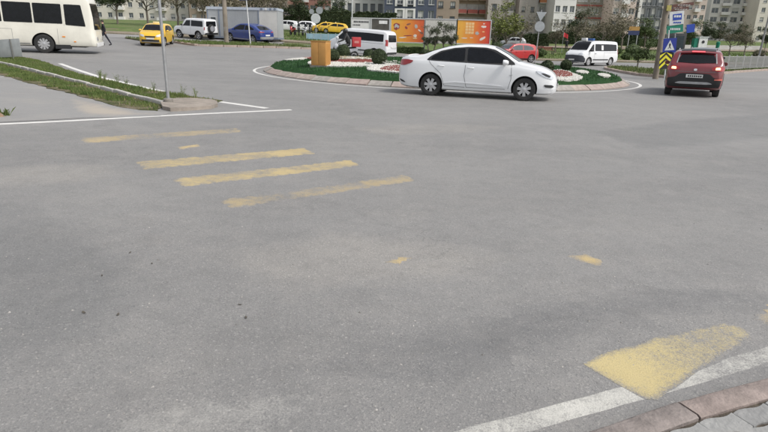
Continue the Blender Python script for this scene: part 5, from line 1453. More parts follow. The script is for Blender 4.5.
# ---- round signs
def disc_sign(px, pyb, d, label, discs, h, lean=(0, 0), mat=None):
    g = AT(px, pyb, d); t = pole('traffic_sign', label, 'road sign', on(g.x, d), h, .04, .04, GALV, lean)
    for kind, z, r, mt in discs:
        if kind == 'o': p = MB().lathe([(r, -.075), (r, -.055)], 'y', 24, (0, 0, z)).build('sign_disc', mt, t)
        elif kind == 'v': p = MB().add([(-r, -.075, z + r * .7), (r, -.075, z + r * .7), (0, -.075, z - r), (-r, -.055, z + r * .7), (r, -.055, z + r * .7), (0, -.055, z - r)], [(0, 1, 2), (5, 4, 3), (0, 1, 4, 3), (1, 2, 5, 4), (2, 0, 3, 5)]).build('sign_triangle', mt, t)
        else: p = MB().b2((-r, -.075, z - r), (r, -.055, z + r)).build('sign_square', mt, t)
    return t
SG = M('sign_grey', (.34, .36, .37), .45, .4, .1, 4)
SWt = M('sign_white', (.52, .54, .54), .5)
disc_sign(535, 60, 47.0, 'grey back of a triangular and a round road sign on one post', [('v', 3.75, .42, SG), ('o', 2.95, .40, SG)], 4.2, (.03, 0))
t = disc_sign(316, 36, 62, 'pale round signs on a post beyond the orange cabinet', [('o', 1.95, .50, SWt)], 2.0)
for s, zz, rr_ in ((-.42, 2.62, .26), (.40, 2.75, .36)):
    MB().lathe([(rr_, -.075), (rr_, -.055)], 'y', 20, (s, 0, zz)).build('sign_disc', SG, t); MB().tube([(0, -.03, 2.0), (s * .6, -.03, 2.3), (s, -.03, zz)], .03, 6).build('bracket', GALV, t)
# ---- the sign cluster on the right verge
g = G(655.5, 77, .1); t = pole('utility_pole', 'tall brown-grey utility pole behind the yellow chevron sign', 'utility pole', g, 9, .145, .105, M('pole_brown', (.20, .17, .135), .9, var=.25, scale=2, dirt=.4, bump=.4), (-.012, 0))
MB().box((.05, -.19, 3.35), (.22, .06, .26)).build('yellow_tag', M('tag_yellow', (.34, .30, .08), .6), t)
SD = g.y - 1.2
def spt(px, py): return AT(px, py, SD)
b0 = spt(665, 77); base = on(b0.x, SD, .1)
t = thing('sign_post', 'grey post with blue pedestrian sign above a yellow black chevron board', 'road sign', base)
def rel(px, py): return spt(px, py) - base
top = rel(669, 30)
MB().tube([(0, 0, -.2), (top.x * .5, 0, top.z * .5), (top.x, 0, top.z)], .035, 8).build('post', SWt, t, True, 60)
c0 = rel(669, 45.5)
ln = math.atan2(top.x, top.z)
def tilted(dx, dz, c): return (c.x + dx * math.cos(ln) + dz * math.sin(ln), c.z - dx * math.sin(ln) + dz * math.cos(ln))
def plate(c, hw, hh_, y0, y1, mat, name, parent, poly=None):
    pts = poly or [(-hw, -hh_), (hw, -hh_), (hw, hh_), (-hw, hh_)]
    q = [tilted(a, b_, c) for a, b_ in pts]; n = len(q)
    return MB().add([(x, y0, z) for x, z in q] + [(x, y1, z) for x, z in q], [tuple(range(n)), tuple(reversed(range(n, 2 * n)))] + [(k, (k + 1) % n, n + (k + 1) % n, n + k) for k in range(n)]).build(name, mat, parent)
BK = M('sign_black', (.015, .015, .014), .5); YL = M('sign_yellow', (.66, .60, .03), .45); SGn = M('sign_green', (.0, .16, .10), .45); SB2 = M('sign_deep_blue', (.010, .026, .22), .4)
sp1 = plate(c0, .32, .34, -.075, -.05, SB2, 'pedestrian_sign', t)
plate(c0, 0, 0, -.085, -.074, SWt, 'white_triangle', sp1, [(-.24, -.22), (.24, -.22), (0, .25)])
plate(c0, 0, 0, -.092, -.084, BK, 'walking_figure', sp1, [(-.09, -.16), (-.02, -.05), (-.05, .04), (0, .12), (.05, .04), (.02, -.05), (.08, -.16), (.02, -.12), (0, -.06), (-.04, -.13)])
c1 = rel(664.8, 60.5)
cv = plate(c1, .29, .40, -.075, -.05, BK, 'chevron_board', t)
for kk in range(3):
    z_ = -.40 + kk * .27; zz = .26
    pl = [(-.29, z_ - .02), (0, z_ + zz), (.29, z_ - .02), (.29, z_ + .12), (0, z_ + zz + .14), (-.29, z_ + .12)]
    pl = [(a, max(-.40, min(.40, b_))) for a, b_ in pl]
    plate(c1, 0, 0, -.084, -.074, YL, 'yellow_chevron', cv, pl)
# green and white direction signs on their own post behind
SD2 = SD + 1.4
def spt2(px, py): return AT(px, py, SD2)
bb = spt2(674, 77); base2 = on(bb.x + .0, SD2, .1)
t = thing('direction_sign', 'stacked white bus sign and green direction sign on one post', 'road sign', base2)
def rel(px, py): return spt2(px, py) - base2
tp = rel(676, 10); ln = math.atan2(tp.x, tp.z)
MB().tube([(0, 0, -.2), (tp.x, 0, tp.z)], .035, 8).build('post', GALV, t, True, 60)
s1 = plate(rel(676, 18.3), .36, .34, -.075, -.05, SWt, 'bus_sign', t)
plate(rel(676.6, 17), .22, .15, -.085, -.074, SB, 'blue_bus_symbol', s1)
for kk in range(3): plate(rel(674.2 + kk * 2.4, 16.4), .05, .05, -.092, -.084, SWt, 'window_mark', s1)
for kk in range(4): plate(rel(673.4 + kk * 2.0, 22.6), .04, .035, -.085, -.074, SB, 'lettering', s1)
s2 = plate(rel(674.3, 29), .41, .19, -.075, -.05, SGn, 'green_sign', t)
for kk, (hw) in enumerate((.03, .045, .03, .045, .035, .04)): plate(rel(670 + kk * 1.75, 29.1), hw * .8, .05, -.085, -.074, SWt, 'lettering', s2)
plate(rel(683.5, 29.4), .32, .03, -.03, .0, GALV, 'sign_arm', t)
plate(rel(690, 28.4), .20, .20, -.075, -.05, SB, 'blue_sign', t)
brn = M('sign_brown', (.10, .04, .03), .5)
for py, a, b_ in ((5, 682, .55), (9.2, 679, .45)):
    p = plate(rel(a, py), b_, .075, -.075, -.05, brn, 'brown_arrow_sign', t, [(-b_, 0), (-b_ + .09, -.075), (b_, -.075), (b_, .075), (-b_ + .09, .075)])
    for kk in range(5): plate(rel(a - 4 + kk * 2.6, py + .15), .05, .02, -.085, -.074, PGy, 'lettering', p)
plate(rel(676, 7), .5, .02, -.03, 0, GALV, 'sign_arm', t)
# tall dark advertising panel
g = AT(672.5, 62, SD2 + 3); base = on(g.x, SD2 + 3, .05)
t = thing('advert_panel', 'tall dark framed advertising panel behind the road signs', 'advert panel', base)
def rel(px, py): return AT(px, py, SD2 + 3) - base
hw = 8.5 * (SD2 + 3) / FPX; zt = rel(668, 33).z; zb = rel(668, 62).z
MB().b2((-hw, -.09, zb), (hw, .09, zt)).build('frame', M('panel_black', (.02, .021, .023), .35), t, bevel=.02)
MB().b2((-hw + .13, -.10, zb + .16), (hw - .13, -.088, zt - .14)).build('screen', M('panel_screen', (.022, .034, .042), .12, var=.7, scale=1.5), t)
MB().b2((-.2, -.07, -.2), (.2, .07, zb)).build('pedestal', BLACK, t)
# ---- picket fence on the right
fp = [AT(700, 74, 37.5).xy, AT(735, 71, 43).xy, AT(768, 68, 49.5).xy, AT(815, 65, 58).xy]
FM = M('fence_metal', (.36, .36, .35), .5, .4, .1, 4)
t = thing('metal_fence', 'pale grey picket fence curving along the right verge', 'fence', on(*fp[0], .08))
fpts = resample(fp, 1.9); o0 = Vector(t.location)
for i, p in enumerate(fpts):
    q = on(p.x, p.y, .08) - o0; MB().box(q + Vector((0, 0, .52)), (.07, .07, 1.14)).build('post', FM, t)
for a, b_ in zip(fpts, fpts[1:]):
    A_, B_ = on(a.x, a.y, .08) - o0, on(b_.x, b_.y, .08) - o0
    for z in (.14, .98): MB().tube([A_ + Vector((0, 0, z)), B_ + Vector((0, 0, z))], .022, 6).build('rail', FM, t)
    for k in range(1, 13):
        p = A_.lerp(B_, k / 13); 
        if k == 1: pk = MB().box((0, 0, .55), (.022, .022, .92)).mesh('picket'); pk.materials.append(FM)
        o = bpy.data.objects.new('picket', pk); C.objects.link(o); o.parent = t; o.location = p
t = pole('street_lamp', 'slim leaning grey street lamp post behind the picket fence', 'street lamp', on(*AT(756.5, 66, 50.5).xy, .05), 9.0, .085, .05, M('lamp_grey', (.22, .22, .215), .6, .3, .1, 3), (.03, 0), 12, None, .16)
MB().tube([(0, 0, 8.9), (.0, -.4, 9.25), (0, -1.3, 9.4)], [.05, .045, .04], 8).build('arm', MATS['lamp_grey'], t, True)
MB().box((0, -1.6, 9.4), (.22, .7, .1)).build('lamp_head', GALV, t, bevel=.03)
# ---- things beyond: kiosk, recycling bin, barrier, banner, far signboard
g = AT(700.5, 47, 70); t = thing('white_kiosk', 'small white kiosk with dark round emblem beyond the dark car', 'kiosk', on(g.x, 70))
kz = AT(700.5, 37.5, 70).z - on(g.x, 70).z
MB().b2((-.50, -.4, -.1), (.50, .4, kz)).build('body', WHITEP, t); MB().b2((-.56, -.46, kz), (.56, .46, kz + .1)).build('roof', SWt, t); MB().lathe([(.17, -.43), (.17, -.405)], 'y', 16, (0, 0, kz - .5)).build('emblem', NAVY2, t)
MB().b2((-1.0, -.3, -.1), (-.56, .3, kz - .1)).build('green_side', SGn, t)
g = AT(717.5, 47, 75); t = thing('green_bin', 'green recycling bin on legs, right of the white kiosk', 'bin', on(g.x, 75))
bz = AT(717.5, 41.5, 75).z - on(g.x, 75).z
MB().lathe([(.2, bz - .9), (.24, bz - .1), (.12, bz)], 'z', 14).build('drum', SGn, t, True, 40); MB().tube([(0, 0, -.2), (0, 0, bz - .85)], .05, 6).build('leg', GALV, t)
g0, g1 = AT(312, 37, 61), AT(345, 39, 60); t = thing('blue_barrier', 'low pale blue panel barrier beyond the orange cabinet', 'barrier', on((g0.x + g1.x) / 2, 60.5))
for k in range(6):
    x = -1.9 + k * .76; MB().b2((x - .36, -.04, .02), (x + .36, .04, .62)).build('panel', M('barrier_blue', (.26, .40, .48), .6, var=.15, scale=1.5), t)
    MB().b2((x - .40, -.05, -.2), (x - .37, .05, .7)).build('post', SWt, t)
g = AT(563, 40, 76); t = thing('red_banner', 'small red banner on a thin pole over the park grass', 'banner', on(g.x, 76))
bz = AT(563, 35, 76).z - on(g.x, 76).z
MB().tube([(0, 0, -.2), (0, 0, bz + .4)], .03, 6).build('pole', GALV, t)
v = [( .03 + i * .11, .06 * math.sin(i * 1.1), bz + .32 - .05 * i + j * -.13) for j in range(5) for i in range(6)]
MB().add(v, [(j * 6 + i, j * 6 + i + 1, (j + 1) * 6 + i + 1, (j + 1) * 6 + i) for j in range(4) for i in range(5)]).build('cloth', M('banner_red', (.52, .03, .04), .7), t, True)
g = AT(632, 44, 85); t = thing('far_signboard', 'orange and blue signboard low among the far trees', 'sign', on(g.x, 85))
q = lambda py: AT(632, py, 85).z - on(g.x, 85).z
MB().b2((-.75, -.06, q(30.5)), (.75, .06, q(26.5))).build('orange_panel', M('sign_orange', (.36, .20, .05), .5), t); MB().b2((-.8, -.05, q(35)), (.8, .05, q(30.6))).build('blue_panel', M('sign_navy', (.02, .03, .10), .5), t)
for s in (-.6, .6): MB().b2((s - .05, -.04, -.2), (s + .05, .04, q(35))).build('post', GALV, t)
# benches and picnic frames in the park, red
for k, (px, d) in enumerate([(538, 72), (548, 70)]):
    g = AT(px, 45, d); t = thing('park_bench', ['dark red park bench behind the round road sign', 'dark red park bench right of the other, under bare trees'][k], 'bench', on(g.x, d), R_(10 * k))
    BR = M('bench_red', (.16, .035, .03), .7)
    for i in range(3): MB().b2((-.8, -.2 + i * .14, .44), (.8, -.09 + i * .14, .48)).build('seat_slat', BR, t)
    for i in range(2): MB().b2((-.8, .24, .58 + i * .18), (.8, .28, .70 + i * .18)).build('back_slat', BR, t)
    for s in (-.7, .7): MB().b2((s - .03, -.2, 0), (s + .03, -.14, .44)).build('leg', BLACK, t); MB().b2((s - .03, .2, 0), (s + .03, .24, .9)).build('leg', BLACK, t)

# ================================================================== TREES AND SHRUBS
def leaf_cloud(v, f, r, p, n, spread, size, flat=.7):
    for _ in range(n):
        c = Vector((p[0] + r.gauss(0, spread), p[1] + r.gauss(0, spread), p[2] + r.gauss(0, spread * flat)))
        a = Vector((r.gauss(0, 1), r.gauss(0, 1), r.gauss(0, .6))).normalized(); b = a.cross(Vector((r.gauss(0, 1), r.gauss(0, 1), r.gauss(0, 1)))).normalized()
        s = size * r.uniform(.5, 1.3); i = len(v)
        v += [c - a * s, c + b * s * .45, c + a * s, c - b * s * .45]; f.append((i, i + 1, i + 2, i + 3))
def tree_proto(seed, h, clear, spread, limbs, leaves, lsize, lspread, twigs=6, r0=None, up=.7, double=False):
    """trunk mesh with limbs and twigs, and a crown mesh of leaves round the twig ends; unit = metres"""
    r = random.Random(seed); tb = MB(); lv = []; lf = []; r0 = r0 or h * .022
    def grow(p, d, L, rad, lvl):
        pts = [p]; rr_ = [rad]; q = p.copy(); dd = d.copy(); k = 4
        for i in range(k):
            dd = (dd + Vector((r.gauss(0, .16), r.gauss(0, .16), r.gauss(.05, .10)))).normalized(); q = q + dd * L / k; pts.append(q.copy()); rr_.append(rad * (1 - .75 * (i + 1) / k))
        tb.tube(pts, rr_, 6 if lvl < 2 else 4 if lvl == 2 else 3, False)
        if lvl >= 2 or (lvl == 1 and L < .4):
            for c_ in pts[2:]: leaf_cloud(lv, lf, r, c_, max(0, int(round(leaves * r.uniform(.5, 1.5)))), lspread, lsize)
        if lvl < 3:
            for _ in range(twigs if lvl > 0 else 0):
                t = r.uniform(.35, 1.0); i = min(k - 1, int(t * k)); c_ = pts[i].lerp(pts[i + 1], t * k - i)
                a = r.uniform(0, 6.283); side = Vector((math.cos(a), math.sin(a), r.uniform(-.1, .9))).normalized()
                nd = (dd * .55 + side).normalized(); grow(c_, nd, L * r.uniform(.38, .62), rr_[i] * .55, lvl + 1)
    stems = [(Vector((-.12, 0, 0)), -.25), (Vector((.12, 0, 0)), .28)] if double else [(Vector((0, 0, 0)), 0)]
    for s0, ln_ in stems:
        pts = [s0 + Vector((0, 0, -.25))]; q = s0.copy(); pts.append(q.copy())
        for i in range(4):
            q = q + Vector((r.gauss(0, .05) * h * .1 + ln_ * clear / 4, r.gauss(0, .05) * h * .1, clear / 4)); pts.append(q.copy())
        tb.tube(pts, [r0 * 1.25, r0 * 1.1, r0, r0 * .95, r0 * .88, r0 * .8], 9, False)
        n_l = limbs // len(stems)
        for i in range(n_l):
            a = 6.283 * i / n_l + r.uniform(-.4, .4); e = r.uniform(up - .35, up + .35)
            d = Vector((math.cos(a) * math.cos(e), math.sin(a) * math.cos(e), math.sin(e))); grow(pts[-1 - (i % 2)], d, spread * r.uniform(.8, 1.15), r0 * .55, 1)
        grow(pts[-1], Vector((r.gauss(0, .1), r.gauss(0, .1), 1)), (h - clear) * .85, r0 * .7, 1)
    tm = tb.mesh('trunk', False)
    for p in tm.polygons: p.use_smooth = True
    cm = bpy.data.meshes.new('crown'); cm.from_pydata([tuple(x) for x in lv], [], lf); cm.update()
    return tm, cm
PROTO = {}
def protos(key, n, leafmat, **kw):
    out = []
    for i in range(n):
        tm, cm = tree_proto(hash(key) % 1 + i * 13 + len(key) * 7, **kw); tm.materials.append(BARK); cm.materials.append(MATS[leafmat]); out.append((tm, cm))
    PROTO[key] = out
protos('olive', 2, 'leaf_olive', h=2.9, clear=1.25, spread=.62, limbs=6, leaves=12, lsize=.065, lspread=.11, twigs=4, r0=.07, up=.75, double=True)
protos('spring', 2, 'leaf_spring', h=5.6, clear=1.7, spread=2.0, limbs=6, leaves=4, lsize=.13, lspread=.26, twigs=5, r0=.11)
protos('brown', 3, 'leaf_brown', h=6.0, clear=1.9, spread=2.1, limbs=6, leaves=2, lsize=.12, lspread=.3, twigs=6, r0=.11)
protos('dark', 2, 'leaf_dark', h=4.6, clear=1.6, spread=1.5, limbs=6, leaves=7, lsize=.13, lspread=.24, twigs=5, r0=.09)
protos('mid', 2, 'leaf_mid', h=4.8, clear=1.4, spread=1.6, limbs=6, leaves=6, lsize=.13, lspread=.26, twigs=5, r0=.09)
protos('small', 1, 'leaf_mid', h=2.2, clear=.7, spread=.8, limbs=5, leaves=6, lsize=.08, lspread=.14, twigs=4, r0=.045, up=.6)
_tc = {}
def plant_tree(kind, px, d, label, sc=1.0, name=None, cat='tree', x=None):
    if x is None: x = AT(px, 44, d).x
    i = _tc.get(kind, 0); _tc[kind] = i + 1
    tm, cm = PROTO[kind][i % len(PROTO[kind])]
    t = thing(name or {'olive': 'olive_tree'}.get(kind, 'park_tree'), label, cat, on(x, d), rnd.uniform(0, 6.28) if kind != 'olive' else rnd.uniform(-.5, .5))
    t.scale = (sc, sc, sc * rnd.uniform(.95, 1.05))
    link('trunk', tm, None, t); link('crown', cm, None, t)
    return t
plant_tree('olive', 431.5, 53.2, 'left olive tree before the blank panel between the billboards', .84)
plant_tree('olive', 447.5, 53.0, 'right and bigger olive tree before the blank panel', .95)
plant_tree('spring', 506, 68, 'yellow-green budding tree right of the orange-red billboard', 1.0)
plant_tree('brown', 496, 74, 'dark bare tree close behind the right billboard edge', .8)
plant_tree('brown', 520, 88, 'bare brown tree behind the far red SUV', .9)
plant_tree('brown', 556, 78, 'thin bare tree beside the red banner', .75)
plant_tree('dark', 575, 92, 'dark leafy tree left behind the white van', 1.15)
plant_tree('brown', 581, 80, 'bare brown tree right above the roof of the white van', .95)
plant_tree('brown', 602, 70, 'bare spreading tree rising behind the rear of the white van', .95)
plant_tree('brown', 613, 82, 'bare tree between the white van and the orange signboard', 1.0)
plant_tree('brown', 622, 95, 'farther bare tree left of the orange signboard', 1.1)
plant_tree('mid', 645, 100, 'leafy tree between the signboard and the utility pole', 1.1)
plant_tree('small', 640.5, 43.5, 'small bushy sapling left of the utility pole on the verge', 1.05)
plant_tree('dark', 706, 120, 'dark tree behind the white kiosk', 1.0)
plant_tree('dark', 719, 125, 'dark tree above the green bin', 1.0)
plant_tree('brown', 731, 84, 'left tree of the pair on the grass beyond the fence', .70)
plant_tree('brown', 746, 83, 'right tree of the pair on the grass beyond the fence', .72)
plant_tree('dark', 738, 130, 'dark tree farther back between the pair beyond the fence', 1.0)
plant_tree('dark', 766, 110, 'dark tree at the right edge behind the lamp post', .8)
plant_tree('mid', 690, 105, 'leafy tree behind the small blue sign', .9)
# brown woods and trees behind the container
for k, (px, d, kd, sc) in enumerate([(205, 78, 'brown', 1.2), (219, 84, 'brown', 1.3), (235, 80, 'brown', 1.2), (254, 86, 'brown', 1.35), (270, 82, 'brown', 1.2), (283, 95, 'brown', 1.2), (180, 80, 'brown', 1.3), (150, 84, 'brown', 1.3), (120, 82, 'dark', 1.3), (60, 84, 'brown', 1.3), (20, 82, 'dark', 1.3)]):
    plant_tree(kd, px, d, ['bare brown tree above the white off-roader', 'bare brown tree behind the concrete pole', 'bare brown tree over the left of the container roof', 'bare brown tree behind the blue road sign', 'bare brown tree over the pale end of the container', 'bare brown tree right of the container, before the kiosk row', 'bare tree behind the taxi road, nearest the off-roader', 'bare tree directly behind the yellow taxi', 'dark tree beyond the taxi and the end of the bus', 'bare tree behind the front half of the bus', 'dark tree behind the rear half of the bus'][k], sc)
for k, (px, d, sc) in enumerate([(300, 92, 1.1), (318, 96, 1.0), (337, 98, 1.1)]):
    plant_tree('dark', px, d, ['dark tree behind the parked motorcycles', 'dark tree behind the pale round signs', 'dark tree above the parked yellow taxis'][k], sc)
# topiary balls and hedges
def shrub_mesh(seed, rx, ry, rz, n, ls, core=True, lumpy=.12):
    r = random.Random(seed); v = []; f = []
    for _ in range(n):
        d = Vector((r.gauss(0, 1), r.gauss(0, 1), r.gauss(0, 1))).normalized()
        k = 1 + lumpy * mnoise.noise(d * 2.3 + Vector((seed, 0, 0))); rad = k * (1 - abs(r.gauss(0, .07)))
        c = Vector((d.x * rx * rad, d.y * ry * rad, rz + d.z * rz * rad))
        if c.z < .02: c.z = r.uniform(.02, .1)
        a = (d.cross(Vector((r.gauss(0, 1), r.gauss(0, 1), r.gauss(0, 1)))).normalized() + d * r.uniform(0, .9)).normalized(); b = a.cross(d + Vector((r.gauss(0, .5), r.gauss(0, .5), r.gauss(0, .5)))).normalized()
        s = ls * r.uniform(.6, 1.3); i = len(v)
        v += [c - a * s, c + b * s * .5, c + a * s, c - b * s * .5]; f.append((i, i + 1, i + 2, i + 3))
    me = bpy.data.meshes.new('foliage'); me.from_pydata([tuple(x) for x in v], [], f); me.update()
    cb = MB(); n1, n2 = 14, 8; vs = []
    for i in range(n2 + 1):
        for k in range(n1):
            th = math.pi * i / n2; a = 6.283 * k / n1; d = Vector((math.sin(th) * math.cos(a), math.sin(th) * math.sin(a), math.cos(th)))
            q = .86 * (1 + lumpy * mnoise.noise(d * 2.3 + Vector((seed, 0, 0)))); vs.append((d.x * rx * q, d.y * ry * q, rz + d.z * rz * q))
    cb.add(vs, [(i * n1 + k, i * n1 + (k + 1) % n1, (i + 1) * n1 + (k + 1) % n1, (i + 1) * n1 + k) for i in range(n2) for k in range(n1)])
    return me, cb.mesh('core', False)
def topiary(px, py, rpx, label, dz=.17):
    g = GI(px, py); r = rpx * g.y / FPX
    t = thing('topiary_ball', label, 'shrub', g)
    fm, cm = shrub_mesh(int(px), r, r, r * .98, 2600, .035)
    link('foliage', fm, MATS['leaf_dark'], t); link('branch_core', cm, MATS['leaf_dark'], t, True)
    MB().tube([(0, 0, -.05), (0, 0, r)], .04, 6).build('stem', BARK, t)
topiary(379, 65, 7.6, 'largest dark clipped shrub ball, in front of the billboard grass')
topiary(369, 57, 5.6, 'clipped shrub ball just left of the largest one')
topiary(343, 55.5, 7.0, 'clipped shrub ball below the courier motorcycle')
topiary(333, 62, 6.2, 'clipped shrub ball partly hidden by the orange cabinet')
topiary(546.5, 73.5, 6.3, 'clipped shrub ball above the nose of the white saloon')
topiary(565.5, 70.5, 5.2, 'lower clipped shrub ball right of the one by the saloon')
topiary(425, 60, 5.0, 'clipped shrub ball hidden behind the white saloon boot')
def hedge(px0, px1, d, h, label, mat='leaf_mid', dep=.5, n=5000, ls=.07):
    a, b = AT(px0, 44, d).x, AT(px1, 44, d).x
    t = thing('hedge', label, 'hedge', on((a + b) / 2, d)); r = random.Random(int(px0)); v = []; f = []; L = (b - a) / 2
    for _ in range(n):
        x = r.uniform(-L, L); top = h * (1 + .18 * mnoise.noise((x * .9, d, 1))); u = r.random()
        c = Vector((x, -dep * (1 - .2 * r.random()), r.uniform(0, top))) if u < .5 else Vector((x, r.uniform(-dep, dep), top - abs(r.gauss(0, .06))))
        a_ = Vector((r.gauss(0, 1), r.gauss(0, 1), r.gauss(0, 1))).normalized(); b_ = a_.cross(Vector((r.gauss(0, 1), r.gauss(0, 1), r.gauss(0, 1)))).normalized(); s = ls * r.uniform(.6, 1.4); i = len(v)
        v += [c - a_ * s, c + b_ * s * .5, c + a_ * s, c - b_ * s * .5]; f.append((i, i + 1, i + 2, i + 3))
    me = bpy.data.meshes.new('foliage'); me.from_pydata([tuple(x) for x in v], [], f); me.update(); link('foliage', me, MATS[mat], t)
    m_ = MB(); vs = []; n1 = 24
    for k in range(n1 + 1):
        x = -L * .99 + 2 * L * .99 * k / n1; top = h * (1 + .18 * mnoise.noise((x * .9, d, 1))) - .1
        vs += [(x, -dep * .8, -.1), (x, -dep * .8, top), (x, dep * .8, top), (x, dep * .8, -.1)]
    m_.add(vs, [(k * 4 + q, k * 4 + q + 1, k * 4 + q + 5, k * 4 + q + 4) for k in range(n1) for q in range(3)] + [(0, 1, 2, 3), (n1 * 4, n1 * 4 + 1, n1 * 4 + 2, n1 * 4 + 3)]).build('branch_core', MATS[mat], t)
hedge(392, 424, 54.2, .55, 'low green hedge under the left orange billboard')
hedge(424, 458, 54.0, .45, 'low green hedge under the blank panel', 'leaf_mid')
hedge(458, 494, 54.2, .55, 'low green hedge under the right orange billboard')
hedge(318, 396, 90, 3.3, 'tall dark green hedge in front of the grey building', 'leaf_dark', .8, 7000, .13)
hedge(265, 320, 100, 2.2, 'dark green hedge behind the white parked cars', 'leaf_dark', .8, 6000, .13)
hedge(492, 548, 100, 1.9, 'dark hedge behind the pale parked car', 'leaf_dark', .8, 6000, .13)
hedge(548, 640, 118, 2.2, 'long dark hedge along the back of the park', 'leaf_dark', .8, 8000, .15)
hedge(640, 700, 112, 1.4, 'green hedge behind the advertising panel', 'leaf_mid', .8, 6000, .13)
# bushes at the edges of the park
for k, (px, d, r_) in enumerate([(498, 64, .9), (542, 64, .55), (618, 74, .6), (700, 64, .5), (628, 62, .45), (762, 72, .7), (634, 70, .9)]):
    x = AT(px, 44, d).x; t = thing('bush', ['dark bush at the foot of the right billboard', 'small bush by the round road sign', 'small round bush on the grass right of the white van', 'small bush left of the fence, beyond the dark car', 'little bush on the path edge, left of the sapling', 'bush with reddish soil by the lamp post', 'bushy shrub behind the sapling by the utility pole'][k], 'shrub', on(x, d))
    fm, cm = shrub_mesh(40 + k, r_, r_, r_ * .8, 1500, .08, True, .5); link('foliage', fm, MATS[['leaf_dark', 'leaf_mid', 'leaf_mid', 'leaf_dark', 'leaf_mid', 'leaf_brown', 'leaf_mid'][k]], t); link('branch_core', cm, MATS['leaf_dark'], t, True)
# coarse grass of the park, seen as one mass
tag(blades('park_grass_tufts', [(13, 60.5), (30, 62), (75, 67), (75, 100), (20, 92), (14, 80)], 26000, .16, MATS['leaf_grass'], -.06, seed=51, wid=.03, clump=.15), 'grass of the park beyond the far road', 'grass', kind='stuff')
tag(blades('far_left_grass', [(-16, 57.2), (-6, 56.5), (2, 57.2), (2, 70), (-16, 75)], 12000, .16, MATS['leaf_grass'], -.06, seed=52, wid=.03, clump=.2), 'grass round the parked motorcycles', 'grass', kind='stuff')

# ================================================================== BUILDINGS
CURT = M('window_curtain', (.42, .42, .40), .8, var=.25, scale=.8)
WGL = M('window_glass', (.10, .115, .128), .08, var=.5, scale=.6)
WFR = M('window_frame', (.58, .58, .56), .6); WFD = M('window_frame_dark', (.05, .05, .055), .5)
def building(name, label, px0, px1, d, floors, fh, cols, wallmat, ww=1.3, wh=1.4, sill=.9, frame=WFR, pane=WGL, balc=(), balcmat=None, band=None, dep=14, yaw=0.0, roofmat=None, awn=None, ground=0.0, mats=None, bh=1.0):
    """walls built round real window openings; each window a frame with its panes"""
    a, b = AT(px0, 20, d).x, AT(px1, 20, d).x; W = b - a; H_ = floors * fh + ground
    t = thing(name, label, 'building', on((a + b) / 2, d, -.4), yaw)
    cw = W / cols; th = .35
    MB().b2((-W / 2, th, -1), (W / 2, dep, H_)).build('core', wallmat, t)
    wl = MB()
    for r in range(floors):
        z0 = ground + r * fh; lo, hi = z0 + sill, z0 + sill + wh
        wl.b2((-W / 2, 0, z0 if r else -1), (W / 2, th, lo)); wl.b2((-W / 2, 0, hi), (W / 2, th, z0 + fh))
        edges = [-W / 2] + sum([[-W / 2 + (c_ + .5) * cw - ww / 2, -W / 2 + (c_ + .5) * cw + ww / 2] for c_ in range(cols)], []) + [W / 2]
        for e in range(0, len(edges), 2): wl.b2((edges[e], 0, lo), (edges[e + 1], th, hi))
    wl.build('wall', wallmat, t, fix=False)
    ft = .07
    fm = MB(); fm.b2((-ww / 2, 0, 0), (-ww / 2 + ft, .08, wh)); fm.b2((ww / 2 - ft, 0, 0), (ww / 2, .08, wh)); fm.b2((-ww / 2 + ft, 0, 0), (ww / 2 - ft, .08, ft)); fm.b2((-ww / 2 + ft, 0, wh - ft), (ww / 2 - ft, .08, wh)); fm.b2((-ft / 2, .005, ft), (ft / 2, .075, wh - ft))
    fme = fm.mesh('window', False); fme.materials.append(frame)
    pm = MB().b2((-ww / 2 + ft, .03, ft), (-ft / 2, .05, wh - ft)).b2((ft / 2, .03, ft), (ww / 2 - ft, .05, wh - ft)).mesh('pane', False); pm.materials.append(pane)
    sm = MB().b2((-ww / 2 - .08, -.10, -.08), (ww / 2 + .08, .02, -.002)).mesh('sill', False); sm.materials.append(frame)
    cmh = MB().b2((-ww / 2 + ft, .052, wh * .35), (ww / 2 - ft, .06, wh - ft)).mesh('curtain', False); cmh.materials.append(CURT)
    r_ = random.Random(int(px0))
    for r in range(floors):
        for c_ in range(cols):
            o = bpy.data.objects.new('window', fme); C.objects.link(o); o.parent = t; o.location = (-W / 2 + (c_ + .5) * cw, .16, ground + r * fh + sill)
            p = bpy.data.objects.new('pane', pm); C.objects.link(p); p.parent = o
            s = bpy.data.objects.new('sill', sm); C.objects.link(s); s.parent = o; s.location = (0, -.16, 0)
            if r_.random() < .5: q = bpy.data.objects.new('curtain', cmh); C.objects.link(q); q.parent = o; q.location = (0, -.028, 0)
            if c_ in balc:
                bx = MB(); bw = cw * .88
                bx.b2((-bw / 2, -1.2, -.14), (bw / 2, -.0, 0)); 
                o2 = bx.build('balcony', wallmat, t); o2.location = (-W / 2 + (c_ + .5) * cw, 0, ground + r * fh + sill * .15)
                rl = MB(); rl.b2((-bw / 2, -1.2, .0), (bw / 2, -1.1, bh)); rl.b2((-bw / 2, -1.1, 0), (-bw / 2 + .1, 0, bh)); rl.b2((bw / 2 - .1, -1.1, 0), (bw / 2, 0, bh))
                rl.build('parapet', balcmat or wallmat, o2)
        if band: MB().b2((-W / 2 - .02, -.12, ground + r * fh - .25), (W / 2 + .02, -.002, ground + r * fh + .12)).build('floor_band', band, t)
    MB().b2((-W / 2 - .25, -.25, H_), (W / 2 + .25, dep + .2, H_ + .35)).build('roof', roofmat or CONC, t)
    return t, W, H_
CREAM = M('render_cream', (.60, .565, .50), .9, var=.07, scale=.3, dirt=.15); PGREY = M('render_grey', (.56, .55, .53), .9, var=.07, scale=.3, dirt=.15); BRN = M('render_brown', (.31, .25, .195), .9, var=.1, scale=.4, dirt=.2)
